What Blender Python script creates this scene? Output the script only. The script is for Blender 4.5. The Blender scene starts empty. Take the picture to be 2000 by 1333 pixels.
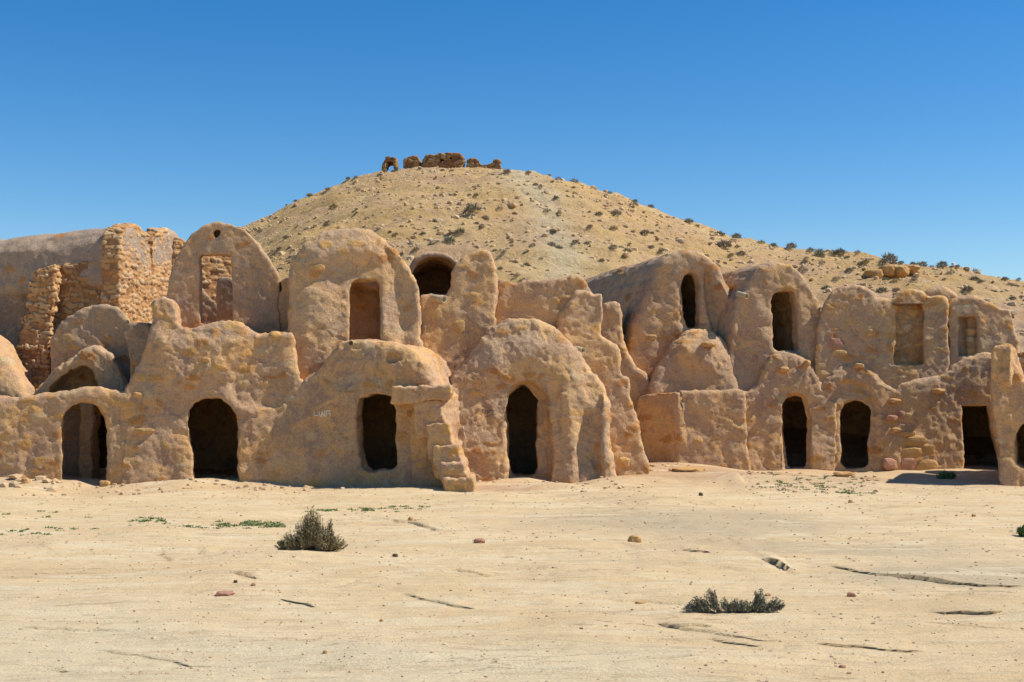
import bpy, math, random
import numpy as np
from mathutils import Vector
from mathutils.bvhtree import BVHTree

# ------------------------------------------------------------------ camera, sky, sun, exposure
scene = bpy.context.scene
FOC = 2500.0      # focal length in pixels of the 2000 px wide photograph
CAMH = 1.7
HOR = 768.0       # image row of the horizon
cam_d = bpy.data.cameras.new('camera')
cam_d.sensor_width = 36.0
cam_d.lens = 36.0 * FOC / 2000.0
cam_d.shift_y = (HOR - 666.5) / 2000.0
cam_d.clip_start = 0.1
cam_d.clip_end = 3000
cam = bpy.data.objects.new('camera', cam_d)
cam.location = (0, 0, CAMH)
cam.rotation_euler = (math.radians(90), 0, 0)
scene.collection.objects.link(cam)
scene.camera = cam

TO_SUN = Vector((0.80, -0.005, 1.0)).normalized()
world = bpy.data.worlds.new('World')
scene.world = world
world.use_nodes = True
wn = world.node_tree
wn.nodes.clear()
sky = wn.nodes.new('ShaderNodeTexSky')
sky.sky_type = 'NISHITA'
sky.sun_disc = False
sky.sun_elevation = math.asin(TO_SUN.z)
sky.sun_rotation = math.atan2(TO_SUN.x, TO_SUN.y)
sky.altitude = 400
sky.air_density = 1.0
sky.dust_density = 0.25
sky.ozone_density = 3.0
bg = wn.nodes.new('ShaderNodeBackground')
bg.inputs['Strength'].default_value = 0.125
wo = wn.nodes.new('ShaderNodeOutputWorld')
hsv = wn.nodes.new('ShaderNodeHueSaturation')
hsv.inputs['Saturation'].default_value = 1.42
hsv.inputs['Hue'].default_value = 0.503
hsv.inputs['Value'].default_value = 0.79
wn.links.new(sky.outputs[0], hsv.inputs['Color'])
wn.links.new(hsv.outputs[0], bg.inputs[0])
wn.links.new(bg.outputs[0], wo.inputs[0])
sun_d = bpy.data.lights.new('sun', 'SUN')
sun_d.energy = 4.2
sun_d.angle = math.radians(0.53)
sun_d.color = (1.0, 0.955, 0.88)
sun = bpy.data.objects.new('sun', sun_d)
sun.rotation_euler = TO_SUN.to_track_quat('Z', 'Y').to_euler()
scene.collection.objects.link(sun)
scene.view_settings.view_transform = 'Standard'
scene.view_settings.look = 'None'
scene.view_settings.exposure = 0.42
scene.view_settings.gamma = 1.0
scene.cycles.max_bounces = 6
scene.cycles.diffuse_bounces = 4

# ------------------------------------------------------------------ numeric noise
f32 = np.float32
_r = np.random.RandomState(7)
PERM = np.tile(_r.permutation(256), 3).astype(np.int32)
GR = _r.normal(size=(256, 3)); GR /= np.linalg.norm(GR, axis=1)[:, None]; GR = GR.astype(f32)

def pnoise(p):
    """gradient noise, p (N,3) -> about -1..1"""
    p = np.asarray(p, dtype=f32)
    i = np.floor(p).astype(np.int32)
    f = p - i
    w = f * f * f * (f * (f * 6 - 15) + 10)
    i &= 255
    out = 0
    for dx in (0, 1):
        a = PERM[i[:, 0] + dx]
        wx = w[:, 0] if dx else 1 - w[:, 0]
        for dy in (0, 1):
            b = PERM[a + i[:, 1] + dy]
            wy = w[:, 1] if dy else 1 - w[:, 1]
            for dz in (0, 1):
                g = GR[PERM[b + i[:, 2] + dz]]
                wz = w[:, 2] if dz else 1 - w[:, 2]
                d = (g[:, 0] * (f[:, 0] - dx) + g[:, 1] * (f[:, 1] - dy) + g[:, 2] * (f[:, 2] - dz))
                out = out + wx * wy * wz * d
    return out * 1.6

def fbm(p, octv=4, gain=0.5):
    s = 0; a = 1.0
    p = np.asarray(p, dtype=f32)
    for k in range(octv):
        s = s + a * pnoise(p * (2.03 ** k) + 17.3 * k)
        a *= gain
    return s

def worley(p):
    """returns F1, F2, random of the nearest cell"""
    p = np.asarray(p, dtype=f32)
    i = np.floor(p).astype(np.int32)
    n = len(p)
    F1 = np.full(n, 9, f32); F2 = np.full(n, 9, f32); ID = np.zeros(n, np.int32)
    for dx in (-1, 0, 1):
        a = PERM[(i[:, 0] + dx) & 255]
        for dy in (-1, 0, 1):
            b = PERM[a + ((i[:, 1] + dy) & 255)]
            for dz in (-1, 0, 1):
                c = PERM[b + ((i[:, 2] + dz) & 255)]
                j = GR[c] * 0.42
                q0 = i[:, 0] + dx + .5 + j[:, 0] - p[:, 0]
                q1 = i[:, 1] + dy + .5 + j[:, 1] - p[:, 1]
                q2 = i[:, 2] + dz + .5 + j[:, 2] - p[:, 2]
                d = np.sqrt(q0 * q0 + q1 * q1 + q2 * q2)
                m = d < F1
                F2 = np.where(m, F1, np.minimum(F2, d))
                F1 = np.where(m, d, F1)
                ID = np.where(m, c, ID)
    return F1, F2, ((ID * 97 + 31) % 256) / 255.0

def sstep(a, b, x):
    t = np.clip((x - a) / (b - a), 0, 1)
    return t * t * (3 - 2 * t)

def coursed(W, scale=1.0):
    """irregular courses of flat stones: distance to the joint in metres, random per stone"""
    rh, cw = .105 * scale, .165 * scale
    zz = W[:, 2] / rh + .8 * pnoise(W / (.6 * scale)) + .42 * pnoise(W / (.2 * scale) + 6)
    row = np.floor(zz).astype(np.int32); fz = zz - row
    t = (W[:, 0] + .93 * W[:, 1]) / cw + (PERM[row & 255] / 255.0) * 9 + .6 * pnoise(W / (.22 * scale) + 11)
    i = np.floor(t).astype(np.int32)
    def jit(k): return PERM[(PERM[row & 255] + k) & 255] / 255.0 * .8
    e = i + jit(i)
    i = np.where(t < e, i - 1, i)
    e0 = i + jit(i); e1 = i + 1 + jit(i + 1)
    d = np.minimum(np.minimum(t - e0, e1 - t) * cw, np.minimum(fz, 1 - fz) * rh)
    return d, PERM[(PERM[(row * 3) & 255] + i * 7) & 255] / 255.0

# ------------------------------------------------------------------ objects
COL = scene.collection
def props(o, label=None, cat=None, group=None, kind=None):
    if label: o['label'] = label
    if cat: o['category'] = cat
    if group: o['group'] = group
    if kind: o['kind'] = kind
    return o

def empty(name, loc, label=None, cat=None, group=None):
    o = bpy.data.objects.new(name, None)
    o.empty_display_size = 0.3
    o.location = loc
    COL.objects.link(o)
    return props(o, label, cat, group)

def mesh_np(name, V, F, mat, parent=None, attrs=None, smooth=True, loc=None):
    """V (n,3) world coordinates, F (m,k) -> linked object, relative to its parent / loc"""
    V = np.asarray(V, dtype=f32); F = np.asarray(F, dtype=np.int32)
    base = np.array(parent.location if parent is not None else (loc if loc is not None else (0, 0, 0)), dtype=f32)
    me = bpy.data.meshes.new(name)
    k = F.shape[1]
    me.vertices.add(len(V)); me.vertices.foreach_set('co', (V - base).ravel())
    me.loops.add(F.size); me.loops.foreach_set('vertex_index', F.ravel())
    me.polygons.add(len(F))
    me.polygons.foreach_set('loop_start', np.arange(0, F.size, k, dtype=np.int32))
    me.polygons.foreach_set('loop_total', np.full(len(F), k, dtype=np.int32))
    me.polygons.foreach_set('use_smooth', np.full(len(F), smooth, dtype=bool))
    me.update()
    if attrs is not None:
        for an, arr in attrs.items():
            at = me.attributes.new(an, 'FLOAT_COLOR', 'POINT')
            at.data.foreach_set('color', np.asarray(arr, dtype=f32).ravel())
    me.materials.append(mat)
    o = bpy.data.objects.new(name, me)
    COL.objects.link(o)
    if parent is not None: o.parent = parent
    elif loc is not None: o.location = loc
    return o

def subset(V, F, sel, A=None):
    F2 = F[sel]
    used, inv = np.unique(F2, return_inverse=True)
    return V[used], inv.reshape(F2.shape), (None if A is None else A[used])

# ------------------------------------------------------------------ materials
def new_mat(name):
    m = bpy.data.materials.new(name); m.use_nodes = True
    nt = m.node_tree; nt.nodes.clear()
    out = nt.nodes.new('ShaderNodeOutputMaterial')
    b = nt.nodes.new('ShaderNodeBsdfPrincipled')
    nt.links.new(b.outputs[0], out.inputs[0])
    b.inputs['Roughness'].default_value = 0.95
    b.inputs['Specular IOR Level'].default_value = 0.1
    return m, nt, b

class G:
    """small node graph helper"""
    def __init__(s, nt): s.nt = nt; s.N = nt.nodes; s.L = nt.links
    def pos(s, scale=(1, 1, 1), obj=False):
        if obj: g = s.N.new('ShaderNodeTexCoord').outputs['Object']
        else: g = s.N.new('ShaderNodeNewGeometry').outputs['Position']
        m = s.N.new('ShaderNodeMapping'); m.inputs['Scale'].default_value = scale
        s.L.new(g, m.inputs[0]); return m.outputs[0]
    def noise(s, vec, scale, detail=4, rough=.55, dist=0.0):
        n = s.N.new('ShaderNodeTexNoise')
        n.inputs['Scale'].default_value = scale; n.inputs['Detail'].default_value = detail
        n.inputs['Roughness'].default_value = rough; n.inputs['Distortion'].default_value = dist
        s.L.new(vec, n.inputs['Vector']); return n.outputs[0]
    def voro(s, vec, scale, feature='F1', out='Distance'):
        n = s.N.new('ShaderNodeTexVoronoi'); n.feature = feature
        n.inputs['Scale'].default_value = scale
        s.L.new(vec, n.inputs['Vector']); return n.outputs[out]
    def rng(s, v, a, b, c=0.0, d=1.0):
        n = s.N.new('ShaderNodeMapRange'); n.interpolation_type = 'SMOOTHSTEP'
        s.L.new(v, n.inputs[0])
        for k, x in zip((1, 2, 3, 4), (a, b, c, d)): n.inputs[k].default_value = x
        return n.outputs[0]
    def mix(s, f, a, b, mode='MIX'):
        n = s.N.new('ShaderNodeMix'); n.data_type = 'RGBA'; n.blend_type = mode
        for sock, v in ((n.inputs[0], f), (n.inputs[6], a), (n.inputs[7], b)):
            if isinstance(v, (int, float)): sock.default_value = v
            elif isinstance(v, tuple): sock.default_value = (*v, 1)
            else: s.L.new(v, sock)
        return n.outputs[2]
    def math(s, op, a, b=0.0):
        n = s.N.new('ShaderNodeMath'); n.operation = op
        for sock, v in ((n.inputs[0], a), (n.inputs[1], b)):
            if isinstance(v, (int, float)): sock.default_value = v
            else: s.L.new(v, sock)
        return n.outputs[0]
    def attr(s, name):
        n = s.N.new('ShaderNodeAttribute'); n.attribute_name = name
        q = s.N.new('ShaderNodeSeparateColor'); s.L.new(n.outputs['Color'], q.inputs[0])
        return q.outputs
    def ramp(s, v, stops):
        n = s.N.new('ShaderNodeValToRGB'); s.L.new(v, n.inputs[0])
        e = n.color_ramp.elements
        while len(e) < len(stops): e.new(0.5)
        for k, (p, c) in enumerate(stops): e[k].position = p; e[k].color = (*c, 1)
        return n.outputs[0]
    def bump(s, h, b, dist=0.02, strength=0.6):
        n = s.N.new('ShaderNodeBump'); n.inputs['Distance'].default_value = dist
        n.inputs['Strength'].default_value = strength
        s.L.new(h, n.inputs['Height']); s.L.new(n.outputs[0], b.inputs['Normal'])

def adobe(name, cA, cB, cC, stone=((.46, .20, .07), (.68, .38, .12), (.60, .43, .24))):
    m, nt, b = new_mat(name); g = G(nt)
    p = g.pos()
    st = g.attr('st')
    n1 = g.noise(p, 0.9, 6, .62, .8)
    n2 = g.noise(p, 2.3, 7, .68, 1.0)
    n3 = g.noise(g.pos((3.2, 3.2, .7)), 1.3, 5, .65, .5)      # run-off streaks
    c = g.mix(g.rng(n1, .44, .56), cA, cB)
    c = g.mix(g.math('MULTIPLY', g.rng(n2, .51, .63), .85), c, cC)
    c = g.mix(g.math('MULTIPLY', g.rng(n3, .53, .66), .38), c, (.32, .215, .14))
    n5 = g.noise(p, 4.5, 5, .65, 1.5)
    c = g.mix(g.math('MULTIPLY', g.rng(n5, .55, .64), .45), c, (.66, .45, .26))
    n6 = g.noise(g.pos((1, 1, 1.8)), 3.1, 6, .7, 1.2)
    c = g.mix(g.math('MULTIPLY', g.rng(n6, .56, .66), .45), c, (.60, .32, .12))
    n7 = g.noise(p, 8.5, 5, .7, .8)
    c = g.mix(g.math('MULTIPLY', g.rng(n7, .56, .68), .35), c, (.32, .21, .13))
    c = g.mix(g.math('MULTIPLY', st[2], .5), c, (.56, .41, .27))
    sc = g.ramp(st[1], [(0, stone[0]), (.5, stone[1]), (1, stone[2])])
    c = g.mix(g.math('MULTIPLY', st[0], .85), c, sc)
    wv = g.N.new('ShaderNodeVectorMath'); wv.operation = 'ADD'
    nn_ = g.N.new('ShaderNodeTexNoise'); nn_.inputs['Scale'].default_value = 2.5; nn_.inputs['Detail'].default_value = 5
    g.L.new(p, nn_.inputs['Vector']); g.L.new(p, wv.inputs[0]); g.L.new(nn_.outputs['Color'], wv.inputs[1])
    ce = g.voro(wv.outputs[0], 1.5, 'DISTANCE_TO_EDGE')
    ck = g.math('MULTIPLY', g.rng(ce, .0, .014, 1, 0), g.rng(g.noise(p, .8, 3), .56, .63))
    c = g.mix(g.math('MULTIPLY', ck, .5), c, (.26, .17, .10))
    n4 = g.noise(p, 30, 5, .75)
    c = g.mix(1.0, c, g.ramp(n4, [(.30, (.66, .64, .62)), (.5, (1, 1, 1)), (.72, (1.18, 1.16, 1.14))]), 'MULTIPLY')
    nt.links.new(c, b.inputs['Base Color'])
    h = g.math('ADD', g.noise(p, 7, 10, .74, .5), g.math('MULTIPLY', g.noise(p, 34, 5, .7), .45))
    h = g.math('SUBTRACT', h, g.math('MULTIPLY', ck, .15))
    g.bump(h, b, .06, .85)
    return m

M = {}
M['warm'] = adobe('warm_adobe', (.71, .435, .20), (.57, .365, .21), (.43, .28, .175))
M['gold'] = adobe('golden_adobe', (.72, .42, .18), (.58, .355, .195), (.45, .28, .18))
M['grey'] = adobe('grey_adobe', (.60, .375, .195), (.49, .335, .215), (.40, .285, .20))
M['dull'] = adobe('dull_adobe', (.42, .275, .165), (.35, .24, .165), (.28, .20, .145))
M['infill'] = adobe('rusty_infill_masonry', (.44, .24, .10), (.38, .205, .085), (.33, .20, .10))
M['roof'] = adobe('weathered_roof_plaster', (.48, .345, .235), (.43, .315, .225), (.36, .275, .20))

def rubble_mat(name, k=1.0):
    m, nt, b = new_mat(name); g = G(nt)
    p = g.pos(); st = g.attr('st')
    c = g.ramp(st[1], [(0, (.34*k, .15*k, .06*k)), (.3, (.52*k, .265*k, .10*k)), (.65, (.60*k, .34*k, .14*k)), (1, (.60*k, .41*k, .23*k))])
    c = g.mix(g.math('MULTIPLY', g.rng(g.noise(p, 9, 5, .6), .45, .7), .5), c, (.46*k, .30*k, .17*k))
    c = g.mix(st[0], (.30*k, .175*k, .09*k), c)
    nt.links.new(c, b.inputs['Base Color'])
    g.bump(g.noise(p, 18, 7, .65), b, .03, .7)
    return m
M['rubble'] = rubble_mat('coursed_rubble')
M['ruin'] = rubble_mat('hilltop_masonry', .58)
M['rubble_shaded'] = rubble_mat('shaded_rubble', .8)  # darker copy of the coursed rubble: shade on the front wall put into colour

def plain(name, c1, c2, scale=8, bump=.02, rough=.9):
    m, nt, b = new_mat(name); g = G(nt)
    p = g.pos()
    c = g.mix(g.rng(g.noise(p, scale, 5, .6), .35, .65), c1, c2)
    nt.links.new(c, b.inputs['Base Color'])
    b.inputs['Roughness'].default_value = rough
    g.bump(g.noise(p, scale * 4, 5, .6), b, bump, .6)
    return m
M['clay'] = plain('drain_clay', (.50, .40, .24), (.42, .33, .21), 10)
M['stone'] = plain('ochre_stone', (.58, .34, .13), (.46, .27, .115), 6, .03)
M['stone_pink'] = plain('pinkish_stone', (.46, .24, .15), (.38, .20, .125), 6, .03)
M['panel'] = plain('rusty_infill', (.46, .235, .085), (.33, .17, .07), 5, .015)
M['wood'] = plain('dry_wood', (.22, .13, .07), (.15, .09, .05), 14, .01)
M['patch'] = plain('pale_mortar_patch', (.58, .45, .26), (.48, .36, .20), 7, .01)
M['scratch'] = plain('scratched_plaster', (.86, .72, .54), (.80, .66, .48), 20, .001)
M['soot'] = plain('dark_pen_marks', (.14, .10, .075), (.17, .12, .085), 20, .001)
M['crackdark'] = plain('crack_edge', (.10, .065, .04), (.15, .10, .06), 20, .004)

# ------------------------------------------------------------------ signed-distance masonry
def poly_sdf(P, X, Z):
    """signed distance (negative inside) of polygon P (n,2) at points X,Z (any shape)"""
    P = np.asarray(P, dtype=np.float64); d = np.full(X.shape, 1e9); s = np.ones(X.shape)
    n = len(P)
    for i in range(n):
        ax, az = P[i]; bx, bz = P[i - 1]
        ex, ez = bx - ax, bz - az
        wx, wz = X - ax, Z - az
        t = np.clip((wx * ex + wz * ez) / max(ex * ex + ez * ez, 1e-9), 0, 1)
        d = np.minimum(d, (wx - ex * t) ** 2 + (wz - ez * t) ** 2)
        c1 = Z >= az; c2 = Z < bz; c3 = ex * wz > ez * wx
        s = np.where((c1 & c2 & c3) | (~c1 & ~c2 & ~c3), -s, s)
    return s * np.sqrt(d)

def chaikin(P, it=2, r=.14):
    P = np.asarray(P, dtype=np.float64)
    for _ in range(it):
        Q = np.roll(P, -1, axis=0)
        P = np.stack([P * (1 - r) + Q * r, P * r + Q * (1 - r)], 1).reshape(-1, 2)
    return P

def smax(a, b, k):
    h = np.clip(.5 + .5 * (a - b) / k, 0, 1)
    return b + (a - b) * h + k * h * (1 - h)
def smin(a, b, k): return -smax(-a, -b, k)

class Plane:
    """a leaning vertical plane; pixels of the photograph are cast on it"""
    def __init__(s, Y, px, yaw=0.0, lean=0.0):
        s.t = math.tan(math.radians(yaw)); s.c = math.cos(math.radians(yaw)); s.sn = math.sin(math.radians(yaw))
        s.l = lean; s.Ya = Y
        s.Xa = (px - 1000) / FOC * Y
    def world(s, px, py):
        u = (px - 1000) / FOC; v = (HOR - py) / FOC
        Y = (s.Ya - s.t * s.Xa + CAMH * s.l) / (1 - s.t * u - s.l * v)
        return u * Y, Y, CAMH + v * Y
    def loc(s, pts):
        out = []
        for px, py in pts:
            x, y, z = s.world(px, py)
            out.append(((x - s.Xa) * s.c + (y - s.l * z - s.Ya) * s.sn, z))
        return np.array(out)
    def to_world(s, L, sx=0.0, sz=0.0):
        S = L[:, 0] + sx * L[:, 1]; n = L[:, 1]; z = L[:, 2] + sz * L[:, 1]
        return np.stack([s.Xa + S * s.c - n * s.sn, s.Ya + S * s.sn + n * s.c + s.l * z, z], 1)

E8 = [(a, b, c) for a in (0, 1) for b in (0, 1) for c in (0, 1)]
EDG = [(i, j) for i in range(8) for j in range(i + 1, 8) if sum(abs(E8[i][k] - E8[j][k]) for k in range(3)) == 1]
def surfnet(F, o, h):
    S = F < 0
    nx, ny, nz = F.shape
    cnt = sum(S[a:nx - 1 + a, b:ny - 1 + b, c:nz - 1 + c].astype(np.int8) for a, b, c in E8)
    act = (cnt > 0) & (cnt < 8)
    I = np.argwhere(act)
    ids = np.full(act.shape, -1, np.int64); ids[act] = np.arange(len(I))
    vals = [F[I[:, 0] + a, I[:, 1] + b, I[:, 2] + c] for a, b, c in E8]
    acc = np.zeros((len(I), 3)); num = np.zeros(len(I))
    for i, j in EDG:
        vi, vj = vals[i], vals[j]
        m = (vi < 0) != (vj < 0)
        t = np.where(m, vi / np.where(m, vi - vj, 1), 0)
        for k in range(3):
            acc[:, k] += m * (E8[i][k] + (E8[j][k] - E8[i][k]) * t)
        num += m
    V = (I + acc / num[:, None]) * h + o
    quads = []
    for ax in range(3):
        sl0 = [slice(None)] * 3; sl1 = [slice(None)] * 3
        sl0[ax] = slice(0, -1); sl1[ax] = slice(1, None)
        A = S[tuple(sl0)]; B = S[tuple(sl1)]
        D = np.argwhere(A != B)
        b, c = (ax + 1) % 3, (ax + 2) % 3
        D = D[(D[:, b] > 0) & (D[:, c] > 0) & (D[:, b] < F.shape[b] - 1) & (D[:, c] < F.shape[c] - 1)]
        def cell(db, dc):
            q = D.copy(); q[:, b] += db; q[:, c] += dc
            return ids[q[:, 0], q[:, 1], q[:, 2]]
        Q = np.stack([cell(-1, -1), cell(0, -1), cell(0, 0), cell(-1, 0)], 1)
        ins = A[D[:, 0], D[:, 1], D[:, 2]]
        Q[~ins] = Q[~ins][:, ::-1]
        quads.append(Q)
    return V, np.concatenate(quads), I

def vnormals(V, F):
    a, b, c, d = (V[F[:, k]] for k in range(4))
    fn = np.cross(c - a, d - b)
    N = np.zeros_like(V)
    for k in range(4):
        for j in range(3):
            N[:, j] += np.bincount(F[:, k], fn[:, j], len(V))
    return N / (np.linalg.norm(N, axis=1)[:, None] + 1e-9)

BV = {}
def masonry(name, plane, outline, mat, depth=3.0, h=.035, parent=None, R=.12, Rw=1.0, rough=1.0, sx=None, sz=0.0,
            holes=(), reliefs=(), chamber=None, carve=(), stones=.25, kind='adobe', smooth_poly=1, k=.038,
            label=None, cat=None, group=None, split=True, hole_depth=None, wob=1.0, light=.0, bvh=None, wall=.35, inset=.32, rz=None, scale=1.0, hsm=1):
    """outline traced on the plane and built back `depth` metres as a solid; holes are cut through its
    front wall into a hollow chamber; reliefs push the front in (+) or out (-)."""
    O = chaikin(plane.loc(outline), smooth_poly) if smooth_poly else plane.loc(outline)
    lo = O.min(0); hi = O.max(0); zlo = max(lo[1], -.35)
    prot = .12 + max([0] + [-r[1] for r in reliefs])
    s = np.arange(lo[0] - .2, hi[0] + .25, h); z = np.arange(zlo - 3 * h, hi[1] + .25, h)
    n = np.arange(-prot - .1, depth + .15, h)
    SX, SZ = np.meshgrid(s, z, indexing='ij')
    seed = (plane.Xa * 3.7 + lo[1] * 5) % 50
    q = np.stack([SX.ravel(), SZ.ravel(), np.full(SX.size, seed)], 1)
    wobble = (.035 * pnoise(q * 1.6) + .020 * pnoise(q * 5) + .015 * pnoise(q * 12)).reshape(SX.shape) * wob
    P = poly_sdf(O, SX, SZ) + wobble
    if lo[1] < -.3: P = np.maximum(P, zlo - SZ)
    fr = np.zeros_like(SX)
    if R > 0:
        t = np.clip(-P / R, 0, 1); rr = R * Rw * (1 - np.sqrt(np.clip(1 - (1 - t) ** 2, 0, 1)))
        if rz is not None: rr = rr * sstep(rz - .25, rz + .3, SZ)
        fr += rr
    for r in reliefs:
        w = r[2] if len(r) > 2 else .1
        Q = poly_sdf(chaikin(plane.loc(r[0]), 2) if w > .04 else plane.loc(r[0]), SX, SZ) + (.6 if w > .04 else .2) * wobble
        fr += r[1] * (1 - sstep(-w, w * .3, Q))
    # n axis broadcast
    nn = n[None, :, None]; P3 = P[:, None, :]; f3 = fr[:, None, :]
    d = smax(smax(P3 + 0 * nn, f3 - nn, k), nn - depth + 0 * P3, k)
    C = None
    if holes or carve:
        Cs = []
        hd = np.full(SX.shape, 1e3)
        for hp in holes:
            hd = np.minimum(hd, poly_sdf(chaikin(plane.loc(hp), hsm, .16), SX, SZ) + wobble * (.7 if hsm else .25))
        if holes:
            lim = hole_depth if hole_depth else (wall + .3 if chamber is not False else depth + 1)
            Cs.append(np.maximum(hd[:, None, :] + 0 * nn, nn - lim))
        if chamber is not False and holes:
            if chamber is None:
                cz0, cz1 = -1.0, 99.
            else: cz0, cz1 = chamber[0], chamber[1]
            ch = P + inset
            ch = smax(ch, SZ - cz1 - .15, .15); ch = np.maximum(ch, cz0 - SZ)
            Cs.append(np.maximum(np.maximum(ch[:, None, :], wall - nn), nn - (depth - .3)))
        for cp, n0, n1 in carve:
            Q = poly_sdf(chaikin(plane.loc(cp), 1), SX, SZ) + wobble
            Cs.append(np.maximum(np.maximum(Q[:, None, :] + 0 * nn, n0 - nn), nn - n1))
        C = Cs[0]
        for c in Cs[1:]: C = np.minimum(C, c)
        d = smax(d, -C, .035)
    d = d.astype(f32)
    V, F, I = surfnet(d, np.array([s[0], n[0], z[0]]), h)
    inner = None
    if C is not None:
        inner = np.abs(C[I[:, 0], I[:, 1], I[:, 2]]) < h * 1.3
        front = V[:, 1] > fr[I[:, 0], I[:, 2]] + .05
        inner &= front
    if sx is None:
        sx = (plane.Xa + .5 * (lo[0] + hi[0]) * plane.c) / plane.Ya
    W = plane.to_world(V, sx, sz)
    Nn = vnormals(W, F)
    Wf = W.astype(f32)
    # surface relief
    A = np.zeros((len(W), 4), f32); A[:, 3] = 1
    if kind == 'adobe':
        warp = np.stack([pnoise(Wf * 1.3 + 5), pnoise(Wf * 1.3 + 25), pnoise(Wf * 1.3 + 45)], 1) * .35
        pw = Wf + warp
        rid = np.abs(pnoise(pw / .33 + 3))
        disp = .040 * pnoise(Wf / 1.1) + .017 * pnoise(pw / .42) + .010 * pnoise(Wf / .17 + 9) + .007 * pnoise(Wf / .085) + .005 * pnoise(Wf / .05)
        disp -= .014 * (1 - sstep(0, .18, rid)) * sstep(-.1, .3, pnoise(Wf / .9 + 15))
        led = pnoise(pw / .55 + 31) + .35 * pnoise(Wf / .13)
        disp += .014 * (sstep(.0, .05, led) - .5)
        strk = pnoise(pw * np.array([3.4, 3.4, .9], f32) + 71)
        disp += .012 * strk
        pits = pnoise(Wf / .11 + 50)
        disp -= .012 * sstep(.5, .75, pits)
        A[:, 2] = sstep(.05, .2, led) * (.35 + light)
        if stones > 0:
            F1, F2, idr = worley(np.stack([Wf[:, 0] * 3.6, Wf[:, 1] * 2.5, Wf[:, 2] * 6.2], 1) + warp * .8)
            zone = pnoise(Wf / 1.5 + 77) * .5 + .3 * pnoise(Wf / .5 + 7)
            on = sstep(1 - stones - .04, 1 - stones + .04, idr + zone * .35)
            m = on * sstep(.06, .22, F2 - F1)
            A[:, 0] = m; A[:, 1] = (idr * 7.31) % 1.0
            disp += .011 * m
    else:
        d, idr = coursed(Wf, scale)
        m = sstep(.001 * scale, .011 * scale, d)
        A[:, 0] = m; A[:, 1] = idr
        disp = (-.030 * (1 - m) + .055 * (idr - .5) * m) * scale + .04 * pnoise(Wf / .9) + .008 * pnoise(Wf / .07) + .010 * pnoise(Wf / .16)
    W = W + Nn * (disp * rough)[:, None]
    keyobj = None
    if bvh: BV[bvh] = BVHTree.FromPolygons(W.tolist(), F.tolist())
    if inner is not None and split and parent is not None:
        fi = inner[F].all(axis=1)
        if fi.sum() > 30:
            v, f, a = subset(W, F, fi, A)
            mesh_np('doorway' if split is True else split, v, f, M[mat], parent, {'st': a})
        v, f, a = subset(W, F, ~fi, A)
        keyobj = mesh_np(name, v, f, M[mat], parent, {'st': a})
    else:
        if parent is None:
            base = plane.world(*outline[0]); base = (float(W[:, 0].mean()), float(W[:, 1].min()), 0.0)
            keyobj = mesh_np(name, W, F, M[mat], None, {'st': A}, loc=base)
        else:
            keyobj = mesh_np(name, W, F, M[mat], parent, {'st': A})
    if label: props(keyobj, label, cat, group)
    return keyobj

def rock(name, c, size, mat, parent=None, seed=0, sub=2, flat=1.0, rot=0.0):
    """one rough stone centred at c"""
    import bmesh
    bm = bmesh.new(); bmesh.ops.create_icosphere(bm, subdivisions=sub, radius=1.0)
    V = np.array([v.co[:] for v in bm.verts]); Fc = np.array([[v.index for v in f.verts] for f in bm.faces]); bm.free()
    V = np.sign(V) * np.abs(V) ** .75
    V = V * (1 + .22 * pnoise(V * 1.1 + seed * 3.3) + .10 * pnoise(V * 3 + seed))[:, None]
    V = V * np.array(size)
    cr, sr = math.cos(rot), math.sin(rot)
    V = np.stack([V[:, 0] * cr - V[:, 1] * sr, V[:, 0] * sr + V[:, 1] * cr, V[:, 2]], 1)
    V = V + np.array(c)
    return mesh_np(name, V, Fc, mat, parent, smooth=False, loc=None if parent is not None else tuple(c))

def tube(name, p0, p1, r0, r1, mat, parent, wall=.25, seg=20):
    """open pipe from p0 to p1 (p1 is the open mouth)"""
    p0 = np.array(p0, float); p1 = np.array(p1, float)
    ax = (p1 - p0); L = np.linalg.norm(ax); ax /= L
    a = np.cross(ax, [0, 0, 1.0]); a /= np.linalg.norm(a); b = np.cross(a, ax)
    rings = [(0, r0), (L * .5, (r0 + r1) / 2), (L, r1), (L, r1 * (1 - wall)), (L * .1, r0 * .6)]
    V = []
    for d, r in rings:
        for k in range(seg):
            t = 2 * math.pi * k / seg
            V.append(p0 + ax * d + (a * math.cos(t) + b * math.sin(t)) * r)
    F = []
    for i in range(len(rings) - 1):
        for k in range(seg):
            k2 = (k + 1) % seg
            F.append([i * seg + k, i * seg + k2, (i + 1) * seg + k2, (i + 1) * seg + k])
    V.append(p0 + ax * L * .1); c = len(V) - 1
    for k in range(seg):
        F.append([(len(rings) - 1) * seg + k, (len(rings) - 1) * seg + (k + 1) % seg, c, c])
    me = bpy.data.meshes.new(name)
    V = np.array(V) + pnoise(np.array(V) * 9)[:, None] * .004
    me.from_pydata([tuple(v - np.array(parent.location)) for v in V], [], [tuple(dict.fromkeys(f)) for f in F])
    for p in me.polygons: p.use_smooth = True
    me.materials.append(mat)
    o = bpy.data.objects.new(name, me); COL.objects.link(o); o.parent = parent
    return o

def cast(key, px, py):
    o = Vector((0, 0, CAMH)); d = Vector(((px - 1000) / FOC, 1, (HOR - py) / FOC)).normalized()
    hit, nor, _, _ = BV[key].ray_cast(o, d)
    if hit is None: return None
    if nor.dot(d) > 0: nor = -nor
    return hit, nor

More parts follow.
